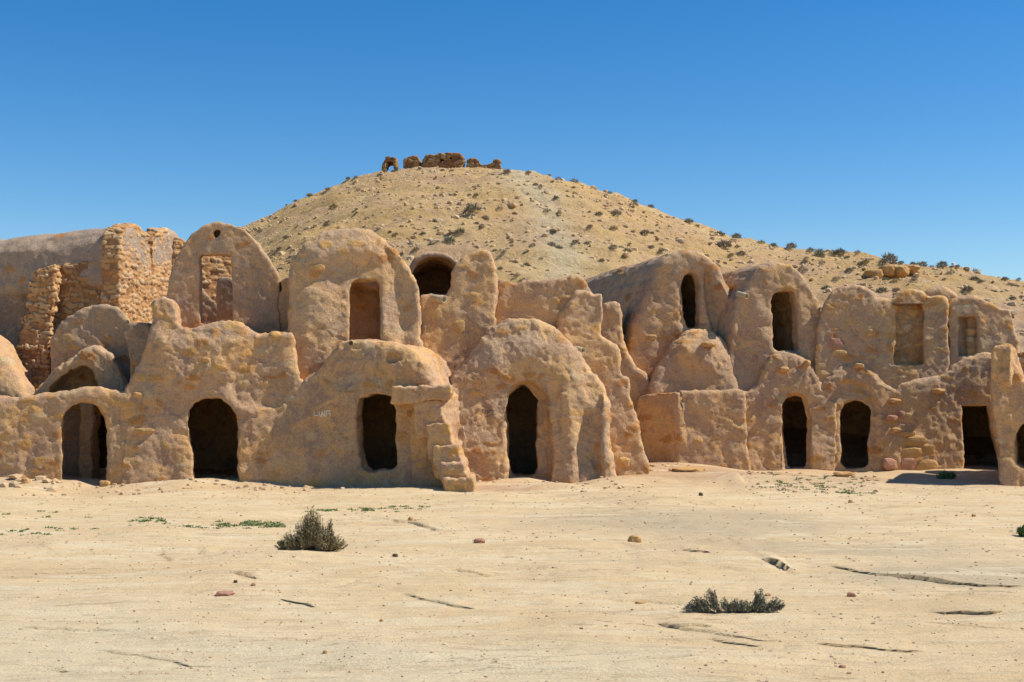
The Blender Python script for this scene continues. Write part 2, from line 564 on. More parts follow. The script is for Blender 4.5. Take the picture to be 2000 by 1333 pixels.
def strokes(name, key, lines, width, mat, parent, label=None, lift=.006):
    """thin ribbons following the wall surface, traced as polylines"""
    V = []; F = []
    for ln in lines:
        pts = []
        for (a, b), (c, d) in zip(ln[:-1], ln[1:]):
            m = max(2, int(math.hypot(c - a, d - b) / 2) + 1)
            for k in range(m): pts.append((a + (c - a) * k / m, b + (d - b) * k / m))
        pts.append(ln[-1])
        H = [cast(key, *p) for p in pts]; H = [x for x in H if x]
        if len(H) < 2: continue
        st = len(V)
        for i, (hit, nor) in enumerate(H):
            nx = H[min(i + 1, len(H) - 1)][0] - H[max(i - 1, 0)][0]
            side = nx.cross(nor)
            if side.length < 1e-6: side = Vector((1, 0, 0))
            side.normalize()
            q = hit + nor * lift
            ww = width * (.75 + .5 * random.random())
            V.append(q + side * ww / 2); V.append(q - side * ww / 2)
        for i in range(len(H) - 1):
            F.append([st + 2 * i, st + 2 * i + 1, st + 2 * i + 3, st + 2 * i + 2])
    if not F: return None
    o = mesh_np(name, np.array([v[:] for v in V]), np.array(F), mat, parent)
    if label: o['label'] = label
    return o
# ------------------------------------------------------------------ terrain
SIL = np.array([(-2000, 640), (-600, 620), (0, 590), (200, 545), (350, 490), (480, 441), (560, 399), (650, 358), (740, 334), (800, 328), (870, 326), (1000, 327), (1100, 342),
                (1200, 374), (1300, 415), (1420, 456), (1530, 480), (1700, 496), (1850, 516), (1950, 537), (2000, 545), (2400, 590), (4000, 650)], float)
def ridge_y(u):
    return 100 - 32 * sstep(.12, .42, u) - 20 * sstep(.12, .5, -u)
def ridge_v(u):
    px = 1000 + u * FOC
    return (HOR - np.interp(px, SIL[:, 0], SIL[:, 1])) / FOC
Y0H = 30.0
def hill_core(x, y):
    u = x / np.maximum(y, 1)
    yr = ridge_y(u)
    t = np.clip((y - Y0H) / (yr - Y0H), 0, 1)
    zr = CAMH + ridge_v(u) * yr
    low = 1 - (1 - np.clip((y - Y0H) / 5.0, 0, 1)) ** 2
    z = (1.2 * low) * (1 - t) + zr * (t * (1.22 - .22 * t))
    b = np.clip((y - yr) / 90.0, 0, 1)
    z = z * (1 - b * b * (3 - 2 * b))
    return np.where(y > Y0H, z, 0)

def px_ground(px, py):
    Y = CAMH * FOC / (py - HOR)
    return ((px - 1000) / FOC * Y, Y)
GUL = [([(690, 1003), (740, 1012), (800, 1021), (870, 1040), (915, 1053)], .07), ([(922, 1029), (968, 1040)], .04),
       ([(985, 1068), (1100, 1079), (1200, 1087), (1290, 1099)], .035), ([(1318, 1071), (1345, 1084), (1395, 1092)], .08),
       ([(1484, 1100), (1512, 1105), (1553, 1117)], .13), ([(1555, 1105), (1640, 1110), (1700, 1120), (1830, 1135), (1920, 1143), (2060, 1147)], .07),
       ([(1800, 1193), (1870, 1199), (1980, 1207)], .06), ([(455, 1125), (512, 1134)], .05), ([(540, 1170), (580, 1178), (627, 1188)], .05),
       ([(760, 1158), (830, 1168), (880, 1180), (960, 1196)], .04), ([(1265, 1214), (1300, 1223), (1410, 1226)], .035),
       ([(1560, 1260), (1700, 1265), (1840, 1274)], .035), ([(870, 1112), (925, 1120), (975, 1131)], .045),
       ([(1228, 992), (1245, 1012), (1282, 1036)], .06), ([(1100, 1045), (1240, 1062), (1335, 1068)], .03), ([(308, 1078), (345, 1099)], .05),
       ([(390, 1065), (405, 1090)], .03), ([(60, 1060), (120, 1090)], .03), ([(1560, 1045), (1720, 1062), (1860, 1072)], .025),
       ([(500, 1035), (640, 1040)], .02), ([(1370, 1245), (1500, 1265)], .03), ([(800, 1235), (980, 1262)], .015), ([(1350, 1150), (1470, 1153)], .02)]
_rg = random.Random(33)
for _ in range(34):
    _x = _rg.uniform(-40, 2040); _y = 985 + 330 * _rg.random() ** 1.3; _l = _rg.uniform(90, 330); _s = _rg.uniform(.02, .16)
    GUL.append(([(_x, _y), (_x + _l * .35, _y + _l * .35 * _s + _rg.uniform(-3, 3)), (_x + _l * .7, _y + _l * .7 * _s + _rg.uniform(-2, 5)), (_x + _l, _y + _l * _s)], _rg.uniform(.012, .030)))
GULW = [(np.array([px_ground(*p) for p in pl]), hgt) for pl, hgt in GUL]

def bump_at(x, y, px, py, rx, ry, hgt):
    cx, cy = px_ground(px, py)
    return hgt * np.exp(-((x - cx) / rx) ** 2 - ((y - cy) / ry) ** 2)

def gwob(xx):
    return .10 * pnoise(np.stack([xx / .45, 0 * xx, 0 * xx + 3], 1)) + .04 * pnoise(np.stack([xx / .16, 0 * xx, 0 * xx + 4], 1))
def overhang(x, y):
    """how far the lips of the erosion steps lean over, towards -y"""
    sh = np.zeros_like(x)
    for P, hgt in GULW:
        m = (np.abs(y - P[:, 1].mean()) < 2.5) & (x > P[0, 0]) & (x < P[-1, 0])
        xx, yy = x[m], y[m]
        d = yy - (np.interp(xx, P[:, 0], P[:, 1]) + gwob(xx))
        L = P[-1, 0] - P[0, 0]
        e = sstep(0, .25 * L, xx - P[0, 0]) * sstep(0, .25 * L, P[-1, 0] - xx)
        sh[m] += np.where(d > 0, 1.0 * hgt * np.exp(-d / .16), 0) * e
    return sh
def terrain(x, y, detail=True):
    x = np.asarray(x, float); y = np.asarray(y, float)
    sh = x.shape; x = x.ravel(); y = y.ravel()
    q = np.stack([x, y, 0 * x], 1)
    z = hill_core(x, y)
    fade = 1 - sstep(27, 34, y)
    near = sstep(-4, 4, y)
    z = z + (  .10 * pnoise(q / 3.1 + 3) + .055 * pnoise(np.stack([x / 1.6, y / .8 + x * .2, 0 * x + 9], 1))) * fade
    # steps up to the ledge where the far left ruins stand
    ter = sstep(26.9, 28.3, y + .35 * pnoise(q / .9)) * sstep(7.6, 9.0, -x) * (2.25 + .03 * np.clip(y - 28, 0, 30)) * (1 - sstep(60, 90, y))
    z = np.maximum(z, ter)
    # dirt heaped in the corner beside the low plastered wall, and along the wall feet
    z = z + bump_at(x, y, 1300, 925, 1.5, 2.6, .20) + bump_at(x, y, 1560, 945, 1.6, 1.6, .10) + bump_at(x, y, 25, 935, .8, .9, .22)
    z = z + bump_at(x, y, 1040, 955, 1.3, .8, .10)
    z = z + .10 * np.exp(-((y - 23.7 + .25 * pnoise(q / .8 + 2)) / .55) ** 2) * sstep(-.25, .35, pnoise(q / 1.3 + 40)) * (x < 4.2)
    z = z - bump_at(x, y, 185, 962, 1.2, .8, .07)
    z = z + .05 * pnoise(q / 1.0 + 13) * fade * sstep(20, 23, y)
    for P, hgt in GULW:
        m = (y < 27) & (y > 3)
        xx, yy = x[m], y[m]
        wob = gwob(xx)
        yl = np.interp(xx, P[:, 0], P[:, 1]) + wob
        d = yy - yl                       # > 0 on the far side
        L = P[-1, 0] - P[0, 0]
        e = sstep(0, .3 * L, xx - P[0, 0]) * sstep(0, .3 * L, P[-1, 0] - xx)
        s = np.where(d > 0, np.exp(-d / .9), -.9 * np.exp(d / .28))
        z[m] += hgt * .40 * s * e * (.55 + .45 * pnoise(np.stack([xx / .5, 0 * xx, 0 * xx + 8], 1)))
    if detail:
        hm = y > 28
        if hm.any():
            f = sstep(29, 36, y[hm])
            qq = q[hm]
            rg = .30 * pnoise(qq / 3.0) + .16 * np.abs(pnoise(qq / 1.1 + 5)) + .10 * pnoise(qq / .55)
            sheet = .55 * sstep(-.05, .12, pnoise(np.stack([qq[:, 0] / 9, qq[:, 1] / 2.2, 0 * qq[:, 0]], 1)))
            z[hm] += f * (rg + sheet * .6 - .5)
        nm = ~hm
        qq = q[nm]
        st = np.stack([qq[:, 0] / 1.2, qq[:, 1] / .45 + qq[:, 0] * .35, 0 * qq[:, 0]], 1)
        z[nm] += .014 * pnoise(st) + .007 * pnoise(qq / .22) + .004 * pnoise(qq / .09)
    return z.reshape(sh)

def grid_sheet(xs, ys):
    X, Y = np.meshgrid(xs, ys, indexing='xy')
    Z = terrain(X, Y)
    V = np.stack([X.ravel(), Y.ravel() - overhang(X.ravel(), Y.ravel()), Z.ravel()], 1)
    nx, ny = len(xs), len(ys)
    i = np.arange(nx - 1)[None, :] + nx * np.arange(ny - 1)[:, None]
    F = np.stack([i, i + 1, i + nx + 1, i + nx], -1).reshape(-1, 4)
    return V, F

ys = [6.0]
while ys[-1] < 27: ys.append(ys[-1] + min(max(.00028 * ys[-1] ** 2, .014), .07))
ys = np.array(ys)
YSG = np.concatenate([[-600, -300, -120, -50, -20, -8, -2], np.arange(0, 6, .25), ys, np.arange(ys[-1] + .15, 30.4, .15)])
XSG = np.concatenate([[-600, -300, -120, -60, -35], np.arange(-22, -13, .5), np.arange(-13, 13, .035), np.arange(13, 22, .5), [22, 35, 60, 120, 300, 600]])
XSH = np.concatenate([[-600, -400, -250, -150, -110], np.arange(-80, -50, 2), np.arange(-50, 50, .24), np.arange(50, 80, 2), [80, 110, 150, 250, 400, 600]])
YSH = np.concatenate([np.arange(30.2, 46, .15), np.arange(46, 108, .22), np.arange(108, 200, 3), [200, 250, 320, 420, 560, 800]])

def ground_mat():
    m, nt, b = new_mat('pale_sandy_ground'); g = G(nt)
    p = g.pos(); a = g.attr('gc')
    n1 = g.noise(g.pos((.30, 1.1, 1)), 1.0, 6, .62, .5)
    n2 = g.noise(g.pos((.9, 3.2, 1)), 1.6, 6, .65, .8)
    n3 = g.noise(p, 6, 6, .7)
    c = g.mix(g.rng(n1, .38, .62), (.72, .535, .30), (.665, .475, .25))
    c = g.mix(g.math('MULTIPLY', g.rng(n2, .50, .68), .55), c, (.56, .44, .26))
    c = g.mix(g.math('MULTIPLY', g.rng(n3, .56, .72), .45), c, (.50, .37, .22))
    c = g.mix(g.math('MULTIPLY', a[1], .55), c, (.68, .57, .37))
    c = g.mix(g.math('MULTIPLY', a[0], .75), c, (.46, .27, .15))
    c = g.mix(g.math('MULTIPLY', a[2], .6), c, (.42, .34, .22))
    v = g.voro(p, 19); vr = g.voro(p, 19, 'F1', 'Color')
    sp = g.math('MULTIPLY', g.rng(v, .06, .16, 1, 0), g.rng(g.noise(p, 3.0, 3), .52, .62))
    c = g.mix(g.math('MULTIPLY', sp, .55), c, (.34, .22, .13))
    v2 = g.voro(p, 47)
    c = g.mix(g.math('MULTIPLY', g.rng(v2, .08, .22, 1, 0), .18), c, (.40, .28, .17))
    ln = g.noise(g.pos((.35, 1.5, 1)), 1.0, 7, .6, .9)
    lm = g.math('MULTIPLY', g.rng(g.math('ABSOLUTE', g.math('SUBTRACT', ln, .5)), .0, .013, 1, 0), g.rng(g.noise(g.pos((.5, 1, 1)), .8, 4), .46, .58))
    c = g.mix(g.math('MULTIPLY', lm, .8), c, (.33, .23, .13))
    n9 = g.noise(g.pos((.7, 5.0, 1)), 2.2, 7, .7, .4)  # dark and pale streaks: gravel tones, plus shading of swells put into colour
    c = g.mix(g.math('MULTIPLY', g.rng(n9, .50, .62), .65), c, (.55, .40, .225))
    n10 = g.noise(g.pos((.5, 2.0, 1)), 1.1, 6, .65, .7)
    c = g.mix(g.math('MULTIPLY', g.rng(n10, .52, .64), .65), c, (.73, .595, .37))
    c = g.mix(1.0, c, g.ramp(g.noise(p, 55, 4, .75), [(.28, (.80, .79, .77)), (.5, (1, 1, 1)), (.72, (1.1, 1.1, 1.1))]), 'MULTIPLY')
    nt.links.new(c, b.inputs['Base Color'])
    h = g.math('ADD', g.noise(g.pos((1, 2.2, 1)), 9, 9, .72), g.math('MULTIPLY', g.noise(p, 45, 4, .7), .5))
    g.bump(h, b, .035, .8)
    return m
def hill_mat():
    m, nt, b = new_mat('rocky_hillside'); g = G(nt)
    p = g.pos()
    c = g.mix(g.rng(g.noise(p, .09, 5, .6, .5), .42, .6), (.58, .37, .15), (.62, .415, .185))
    c = g.mix(g.math('MULTIPLY', g.rng(g.noise(p, .22, 6, .65, .4), .46, .62), .8), c, (.55, .35, .19))
    c = g.mix(g.math('MULTIPLY', g.attr('gc')[0], .6), c, (.60, .51, .32))
    c = g.mix(g.math('MULTIPLY', g.attr('gc')[1], .6), c, (.60, .38, .25))
    c = g.mix(g.math('MULTIPLY', g.rng(g.noise(p, 1.8, 6, .75), .52, .64), .65), c, (.42, .28, .15))
    c = g.mix(g.math('MULTIPLY', g.rng(g.voro(p, 2.2), .12, .32, 1, 0), .45), c, (.38, .245, .14))
    c = g.mix(g.math('MULTIPLY', g.rng(g.voro(g.pos((1, 1, 1.7)), 1.3), .10, .26, 1, 0), .5), c, (.70, .55, .35))
    nt.links.new(c, b.inputs['Base Color'])
    g.bump(g.noise(p, 2.4, 9, .75), b, .35, .9)
    return m
M['ground'] = ground_mat(); M['hill'] = hill_mat()

V, F = grid_sheet(XSG, YSG)
x, y = V[:, 0], V[:, 1]; q = np.stack([x, y, 0 * x], 1)
gc = np.zeros((len(V), 4)); gc[:, 3] = 1
nzp = .5 * pnoise(q / 1.7) + .3 * pnoise(q / .5) + .2 * pnoise(q / .2)
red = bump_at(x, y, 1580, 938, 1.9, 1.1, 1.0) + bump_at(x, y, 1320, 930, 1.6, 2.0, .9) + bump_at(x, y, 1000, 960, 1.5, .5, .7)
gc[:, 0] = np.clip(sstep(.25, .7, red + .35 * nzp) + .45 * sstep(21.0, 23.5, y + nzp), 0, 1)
gc[:, 1] = sstep(.2, .8, (1 - sstep(7.5, 12.5, y + .55 * (x + 2.5))) + .7 * nzp * (y < 14))
gc[:, 2] = sstep(.15, .7, bump_at(x, y, 1330, 1020, 2.2, 2.0, .9) + bump_at(x, y, 1980, 1125, 2.0, .7, 1.0) + bump_at(x, y, 1650, 1075, 2.0, .8, .6) + .5 * nzp)
mesh_np('ground', V, F, M['ground'], attrs={'gc': gc})['kind'] = 'structure'

V, F = grid_sheet(XSH, YSH)
x, y = V[:, 0], V[:, 1]; q = np.stack([x, y, 0 * x], 1)
gc = np.zeros((len(V), 4)); gc[:, 3] = 1
pxx = 1000 + FOC * x / np.maximum(y, 1); 
nzp = .5 * pnoise(q / 6) + .3 * pnoise(q / 2)
gc[:, 0] = np.exp(-((pxx - 1010 - 90 * (1 - sstep(40, 100, y)) + 40 * nzp) / (45.)) ** 2) * sstep(34, 50, y)
gc[:, 1] = sstep(.2, .7, sstep(1350, 1700, pxx) * (1 - sstep(44, 62, y)) + .5 * nzp)
mesh_np('hill', V, F, M['hill'], attrs={'gc': gc})['kind'] = 'structure'

def hill_hit(px, py):
    u = (px - 1000) / FOC; v = (HOR - py) / FOC
    yy = np.arange(30.5, 112, .15)
    zz = terrain(u * yy, yy)
    k = np.argmax(zz >= CAMH + v * yy)
    if zz[k] < CAMH + v * yy[k]:      # above the skyline: sit on the ridge
        k = np.argmax((zz - CAMH) / yy)
    return u * yy[k], yy[k], zz[k]
def ground_hit(px, py):
    x, Y = px_ground(px, py)
    for _ in range(3):
        z = float(terrain(np.array([x]), np.array([Y]))[0])
        Y = (CAMH - z) * FOC / (py - HOR); x = (px - 1000) / FOC * Y
    return x, Y, z

# ------------------------------------------------------------------ the granaries
def root(name, x, y, label, cat='granary', group=None):
    return empty(name, (x, y, 0.0), label, cat, group)
def rp(name, plane, px, label, cat='granary', group=None):
    x, y, z = plane.world(px, 920)
    return root(name, x, y, label, cat, group)

# far left low wall with an arched gateway
pl = Plane(23.55, 100, 0, .09)
r = rp('courtyard_wall', pl, 120, 'low ochre plaster wall with an arched gateway open to the back, far left', 'wall')
rA = r
masonry('wall', pl, [(-120, 975), (-120, 778), (0, 777), (25, 780), (60, 777), (110, 768), (170, 757), (205, 761), (235, 767), (262, 764), (330, 768), (330, 975)],
        'gold', depth=.55, parent=r, holes=[[(123, 990), (122, 820), (128, 802), (142, 788), (160, 782), (180, 784), (197, 796), (207, 815), (210, 850), (209, 990)]],
        chamber=False, R=.10, rz=1.6, stones=.42, split='gateway', bvh='A')
# plastered gable wall behind it
pl = Plane(25.9, 180, 0, .0)
r = rp('gable_wall', pl, 185, 'rounded grey-brown plaster gable behind the low gateway wall', 'wall')
masonry('wall', pl, [(98, 960), (97, 720), (100, 660), (128, 622), (163, 599), (200, 592), (233, 601), (253, 624), (262, 660), (275, 740), (280, 960)],
        'grey', depth=3.0, parent=r, holes=[[(178, 914), (178, 820), (184, 796), (195, 789), (212, 800), (218, 830), (218, 914)]], chamber=(0, 1.9), R=.06, stones=.2, split='opening')
# broken vault ring in front of it
pl = Plane(24.7, 180, 0, .0)
r = rp('vault_ruin', pl, 160, 'broken arched vault end with a crumbling rim above the gateway', 'ruin')
masonry('vault', pl, [(58, 790), (66, 770), (98, 738), (130, 706), (160, 685), (195, 683), (220, 698), (238, 730), (254, 765), (262, 790)],
        'grey', depth=1.15, parent=r, R=.06, stones=.3, h=.026, rough=1.4, wall=.35, inset=.14, smooth_poly=1, wob=1.6, split='hollow',
        holes=[[(84, 800), (98, 760), (118, 740), (140, 718), (160, 708), (178, 712), (190, 733), (196, 760), (197, 800)]])
masonry('pier', Plane(24.9, 168, 0, 0), [(153, 960), (154, 800), (158, 778), (178, 778), (181, 800), (180, 960)], 'gold', depth=.5, parent=rA, R=.04, stones=.3, h=.028, sx=0)
# slab post
pl = Plane(24.15, 265, 0, .0)
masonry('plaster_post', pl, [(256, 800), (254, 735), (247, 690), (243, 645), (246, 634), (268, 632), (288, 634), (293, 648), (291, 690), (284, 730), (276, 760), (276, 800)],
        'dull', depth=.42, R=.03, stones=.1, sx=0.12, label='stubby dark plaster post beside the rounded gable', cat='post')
# far left smooth dome
pl = Plane(24.3, 0, 0, .25)
masonry('vault_roof', pl, [(-170, 800), (-110, 720), (-60, 690), (-5, 685), (25, 705), (45, 740), (68, 775), (70, 800)],
        'gold', depth=2.6, R=.3, stones=.05, sz=.18, label='smooth sunlit vault roof cut by the left photo edge', cat='vault')

# granary B
pl = Plane(23.5, 420, 0, .12)
r = rp('granary', pl, 420, 'granary with the widest round-topped door and a small square turret on its left roof corner')
masonry('wall', pl, [(240, 975), (242, 768), (262, 730), (278, 690), (292, 650), (299, 622), (301, 588), (318, 580), (342, 587), (346, 625), (354, 637), (372, 640), (398, 634), (430, 627), (462, 631), (488, 645), (505, 655), (540, 652), (574, 653), (580, 700), (588, 745), (640, 760), (672, 770), (672, 975)],
        'gold', depth=4.0, parent=r, R=.075, Rw=1.0, rz=1.7, holes=[[(379, 990), (376, 880), (369, 830), (370, 805), (382, 786), (404, 776), (430, 776), (450, 787), (463, 808), (466, 860), (468, 990)]],
        chamber=(-1, 1.95), stones=.27, bvh='B', light=.1, h=.029,
        reliefs=[([(285, 700), (300, 640), (350, 650), (430, 637), (480, 650), (492, 668), (470, 710), (440, 745), (380, 765), (320, 755)], -.12, .35),
                 ([(500, 655), (480, 700), (440, 745), (455, 800), (560, 800), (600, 660)], .06, .12), ([(548, 655), (545, 700), (552, 770), (580, 770), (575, 655)], -.035, .10)])
# granary C
plC = Plane(23.42, 600, -16, .13)
rC = rp('granary', plC, 740, 'granary whose front carries the steep flight of plaster steps')
masonry('wall', plC, [(560, 985), (575, 760), (592, 740), (618, 715), (642, 688), (664, 666), (700, 661), (745, 664), (790, 674), (812, 686), (832, 704), (842, 735), (850, 758), (868, 775), (868, 985)],
        'gold', depth=3.2, parent=rC, R=.13, rz=1.5, holes=[[(708, 922), (698, 880), (695, 840), (698, 795), (704, 779), (716, 778), (726, 771), (745, 772), (760, 778), (770, 800), (772, 850), (777, 920)]],
        chamber=(.1, 1.75), stones=.20, bvh='C', light=.15, h=.029,
        reliefs=[([(640, 720), (665, 675), (790, 680), (835, 712), (845, 765), (780, 745), (700, 735)], -.05, .4),
                 ([(600, 800), (640, 740), (700, 745), (690, 800), (600, 850)], -.08, .3),
                 ([(790, 705), (815, 692), (843, 712), (848, 750), (805, 752)], -.07, .12),
                 ([(755, 690), (775, 690), (785, 700), (770, 712), (755, 706)], .10, .06)])
def step(poly, Y, depth, px=840, nm='step', mat='gold', par=None):
    p = Plane(Y, px, -10, .0)
    masonry(nm, p, poly, mat, depth=depth, parent=par or rC, R=.02, stones=.25, h=.02, rough=.85, smooth_poly=0, wob=1.1, sx=-.19, k=.03)
step([(760, 790), (768, 757), (820, 756), (878, 753), (882, 768), (872, 784), (840, 787), (800, 790)], 22.35, 1.1, nm='landing')
step([(808, 860), (805, 784), (859, 783), (864, 805), (872, 832), (874, 860)], 22.42, 1.2)
step([(836, 900), (830, 829), (875, 828), (880, 850), (886, 872), (888, 900)], 22.30, 1.2)
step([(848, 935), (844, 870), (898, 869), (899, 890), (904, 905), (906, 935)], 22.18, 1.2)
step([(864, 965), (858, 903), (908, 902), (910, 920), (915, 938), (917, 965)], 22.05, 1.3)
step([(868, 985), (866, 936), (924, 936), (926, 955), (930, 985)], 21.90, 1.4)
step([(800, 985), (806, 800), (830, 820), (842, 860), (856, 895), (868, 930), (880, 985)], 22.72, 1.0, nm='stair_base')

# upper free-standing gable
pl = Plane(25.4, 430, 0, .02)
r = rp('window_gable', pl, 430, 'tall rounded gable with a rectangular see-through window and a small round hole', 'wall')
masonry('wall', pl, [(318, 660), (321, 610), (325, 572), (331, 540), (346, 500), (370, 462), (398, 441), (425, 433), (452, 436), (482, 451), (508, 478), (528, 508), (546, 545), (546, 600), (552, 660)],
        'grey', depth=.42, parent=r, holes=[[(392, 632), (391, 560), (391, 498), (452, 497), (453, 560), (454, 632)]],
        carve=[([(417, 455), (420, 449), (427, 448), (431, 455), (427, 461), (420, 461)], -1, .33)], chamber=False, R=.035, stones=.05, rough=.55, hsm=0, split='window', sx=-.13, h=.032)
pl = Plane(25.5, 545, 0, .0)
masonry('stub_wall', pl, [(516, 680), (521, 600), (523, 576), (549, 572), (549, 547), (575, 540), (585, 680)], 'warm', depth=.9, R=.04, stones=.1, rough=.7,
        smooth_poly=1, label='small square plaster stub joining the window gable to the big upper granary', cat='wall')
pl = Plane(26.8, 438, 0, .0)
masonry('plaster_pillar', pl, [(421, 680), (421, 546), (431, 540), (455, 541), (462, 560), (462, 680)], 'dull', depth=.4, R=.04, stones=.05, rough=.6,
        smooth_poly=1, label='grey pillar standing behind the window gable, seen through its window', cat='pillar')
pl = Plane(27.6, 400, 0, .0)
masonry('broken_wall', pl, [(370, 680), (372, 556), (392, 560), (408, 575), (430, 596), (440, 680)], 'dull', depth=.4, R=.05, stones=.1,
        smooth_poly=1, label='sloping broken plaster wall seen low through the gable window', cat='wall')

# granary E (upper)
pl = Plane(23.95, 690, 0, .14)
r = rp('granary', pl, 690, 'big upper granary with a rounded crown and a doorway into a roofless room')
masonry('wall', pl, [(560, 790), (562, 700), (562, 600), (565, 535), (572, 503), (596, 474), (635, 452), (690, 445), (728, 446), (752, 462), (776, 490), (800, 522), (818, 555), (824, 600), (826, 790)],
        'warm', depth=3.0, parent=r, R=.13, Rw=1.0, holes=[[(681, 672), (681, 620), (683, 570), (690, 550), (712, 546), (742, 547), (743, 610), (745, 672)]],
        chamber=(2.55, 3.9), carve=[([(610, 600), (610, 300), (800, 300), (800, 600)], .6, 2.5), ([(670, 810), (670, 735), (795, 735), (795, 810)], -1, 9)], stones=.13, bvh='E', light=.25, h=.029,
        reliefs=[([(745, 470), (790, 510), (815, 560), (822, 640), (790, 690), (755, 640), (755, 540)], .14, .35),
                 ([(600, 480), (690, 455), (740, 465), (750, 505), (690, 520), (600, 530)], -.10, .3),
                 ([(575, 560), (660, 540), (665, 740), (575, 740)], -.06, .3)])
masonry('vault_remnant', Plane(26.4, 700, 0, 0), [(640, 520), (760, 520), (760, 562), (738, 568), (722, 566), (712, 557), (700, 545), (640, 540)], 'warm', depth=.5, parent=r, R=.03, stones=.1)
# wall F
pl = Plane(24.8, 880, 0, .08)
r = rp('ruined_wall', pl, 890, 'ruined wall rising to a square-shouldered stump left of the central domed granary', 'wall')
masonry('wall', pl, [(805, 985), (808, 640), (818, 575), (845, 574), (872, 578), (882, 560), (886, 525), (902, 497), (925, 488), (946, 483), (966, 500), (969, 560), (966, 640), (972, 985)],
        'warm', depth=.9, parent=r, R=.07, stones=.12, bvh='F', sx=-.02)
pl = Plane(28.2, 850, 0, .0)
r = rp('vault_ruin', pl, 850, 'open-ended vault with a dark hollow, between the big upper granary and the stump', 'ruin')
masonry('vault', pl, [(770, 640), (785, 540), (806, 506), (826, 496), (850, 490), (876, 495), (897, 510), (915, 545), (925, 640)],
        'grey', depth=3.5, parent=r, R=.05, stones=.2, holes=[[(796, 660), (802, 540), (814, 513), (832, 504), (853, 501), (877, 506), (893, 520), (902, 560), (905, 660)]], chamber=None, inset=.12, wall=.25, split='hollow')

# granary G, centre
pl = Plane(24.0, 1030, 0, .15)
r = rp('granary', pl, 1030, 'central domed granary with a tall pointed door set in a deep recess')
masonry('wall', pl, [(862, 985), (866, 900), (866, 800), (872, 765), (884, 730), (905, 700), (930, 670), (958, 640), (985, 626), (1020, 619), (1055, 621), (1085, 638), (1110, 664), (1135, 694), (1160, 726), (1180, 750), (1190, 790), (1190, 860), (1198, 905), (1212, 945), (1216, 985)],
        'warm', depth=3.6, parent=r, R=.16, Rw=1.0,
        reliefs=[([(991, 990), (991, 790), (994, 768), (1008, 752), (1030, 746), (1052, 754), (1068, 775), (1073, 820), (1080, 880), (1082, 990)], .38, .07),
                 ([(940, 780), (985, 745), (1030, 722), (1075, 745), (1092, 800), (1150, 800), (1160, 760), (1100, 670), (1030, 640), (960, 670), (910, 740)], -.08, .3),
                 ([(1080, 990), (1082, 800), (1100, 750), (1140, 790), (1160, 900), (1180, 990)], -.13, .4),
                 ([(1172, 990), (1168, 790), (1180, 760), (1193, 800), (1198, 900), (1222, 990)], -.16, .10),
                 ([(1120, 980), (1130, 800), (1165, 800), (1172, 900), (1180, 940), (1150, 900)], .10, .15)],
        holes=[[(990, 930), (989, 800), (992, 777), (1006, 764), (1021, 754), (1036, 765), (1049, 782), (1049, 850), (1052, 930)]],
        chamber=(-.02, 2.1), stones=.16, bvh='G', light=.3, wall=.9, h=.028, rough=1.2)
# wall J, stepped buttress right of G
pl = Plane(25.2, 1200, 0, .10)
masonry('stepped_buttress', pl, [(1080, 985), (1082, 640), (1122, 566), (1150, 566), (1160, 576), (1177, 573), (1179, 615), (1171, 655), (1190, 667), (1207, 679), (1212, 700), (1215, 731), (1233, 735), (1235, 775), (1243, 820), (1252, 865), (1268, 908), (1270, 985)],
        'warm', depth=.9, R=.05, stones=.15, light=.3, sx=.0, bvh='J', label='buttress with a stepped and flared right edge, beside the central domed granary', cat='buttress', rough=1.1)
# wall I
pl = Plane(25.75, 1080, 0, .0)
masonry('ruined_wall', pl, [(955, 740), (964, 640), (967, 545), (985, 546), (1012, 553), (1022, 546), (1060, 546), (1092, 544), (1125, 535), (1140, 541), (1150, 560), (1158, 574), (1176, 573), (1178, 615), (1170, 655), (1165, 740)],
        'warm', depth=.5, R=.06, stones=.12, sx=-.04, label='broken back wall with a wavy top, rising behind the central domed granary', cat='wall')
pl = Plane(28.5, 1195, 0, .0)
masonry('stub_wall', pl, [(1165, 800), (1172, 600), (1180, 588), (1205, 590), (1213, 605), (1216, 660), (1226, 692), (1242, 722), (1262, 732), (1290, 775), (1290, 940), (1165, 940)], 'warm', depth=1.8, R=.06, stones=.25,
        smooth_poly=1, label='low broken stub and sloping plaster saddle left of the long vault', cat='wall')

# K big upper vault
pl = Plane(28.75, 1345, -6, .12)
r = rp('granary', pl, 1345, 'long barrel-vaulted upper granary with a narrow slanting dark door')
masonry('vault', pl, [(1215, 940), (1215, 720), (1232, 660), (1250, 600), (1266, 555), (1288, 517), (1314, 494), (1345, 487), (1375, 492), (1402, 512), (1422, 545), (1442, 580), (1462, 600), (1465, 940)],
        'warm', depth=7.0, parent=r, R=.16, Rw=1.0, sx=-.36, h=.045, holes=[[(1342, 642), (1336, 600), (1334, 560), (1340, 538), (1352, 534), (1364, 538), (1367, 580), (1371, 642)]],
        chamber=(2.9, 4.5), stones=.12, light=.3, bvh='K',
        reliefs=[([(1378, 515), (1400, 560), (1412, 600), (1440, 640), (1430, 700), (1392, 660), (1378, 590)], .2, .12), ([(1405, 540), (1430, 590), (1440, 625), (1415, 600), (1402, 565)], -.12, .06), ([(1322, 530), (1375, 525), (1385, 650), (1325, 650)], .06, .15)])
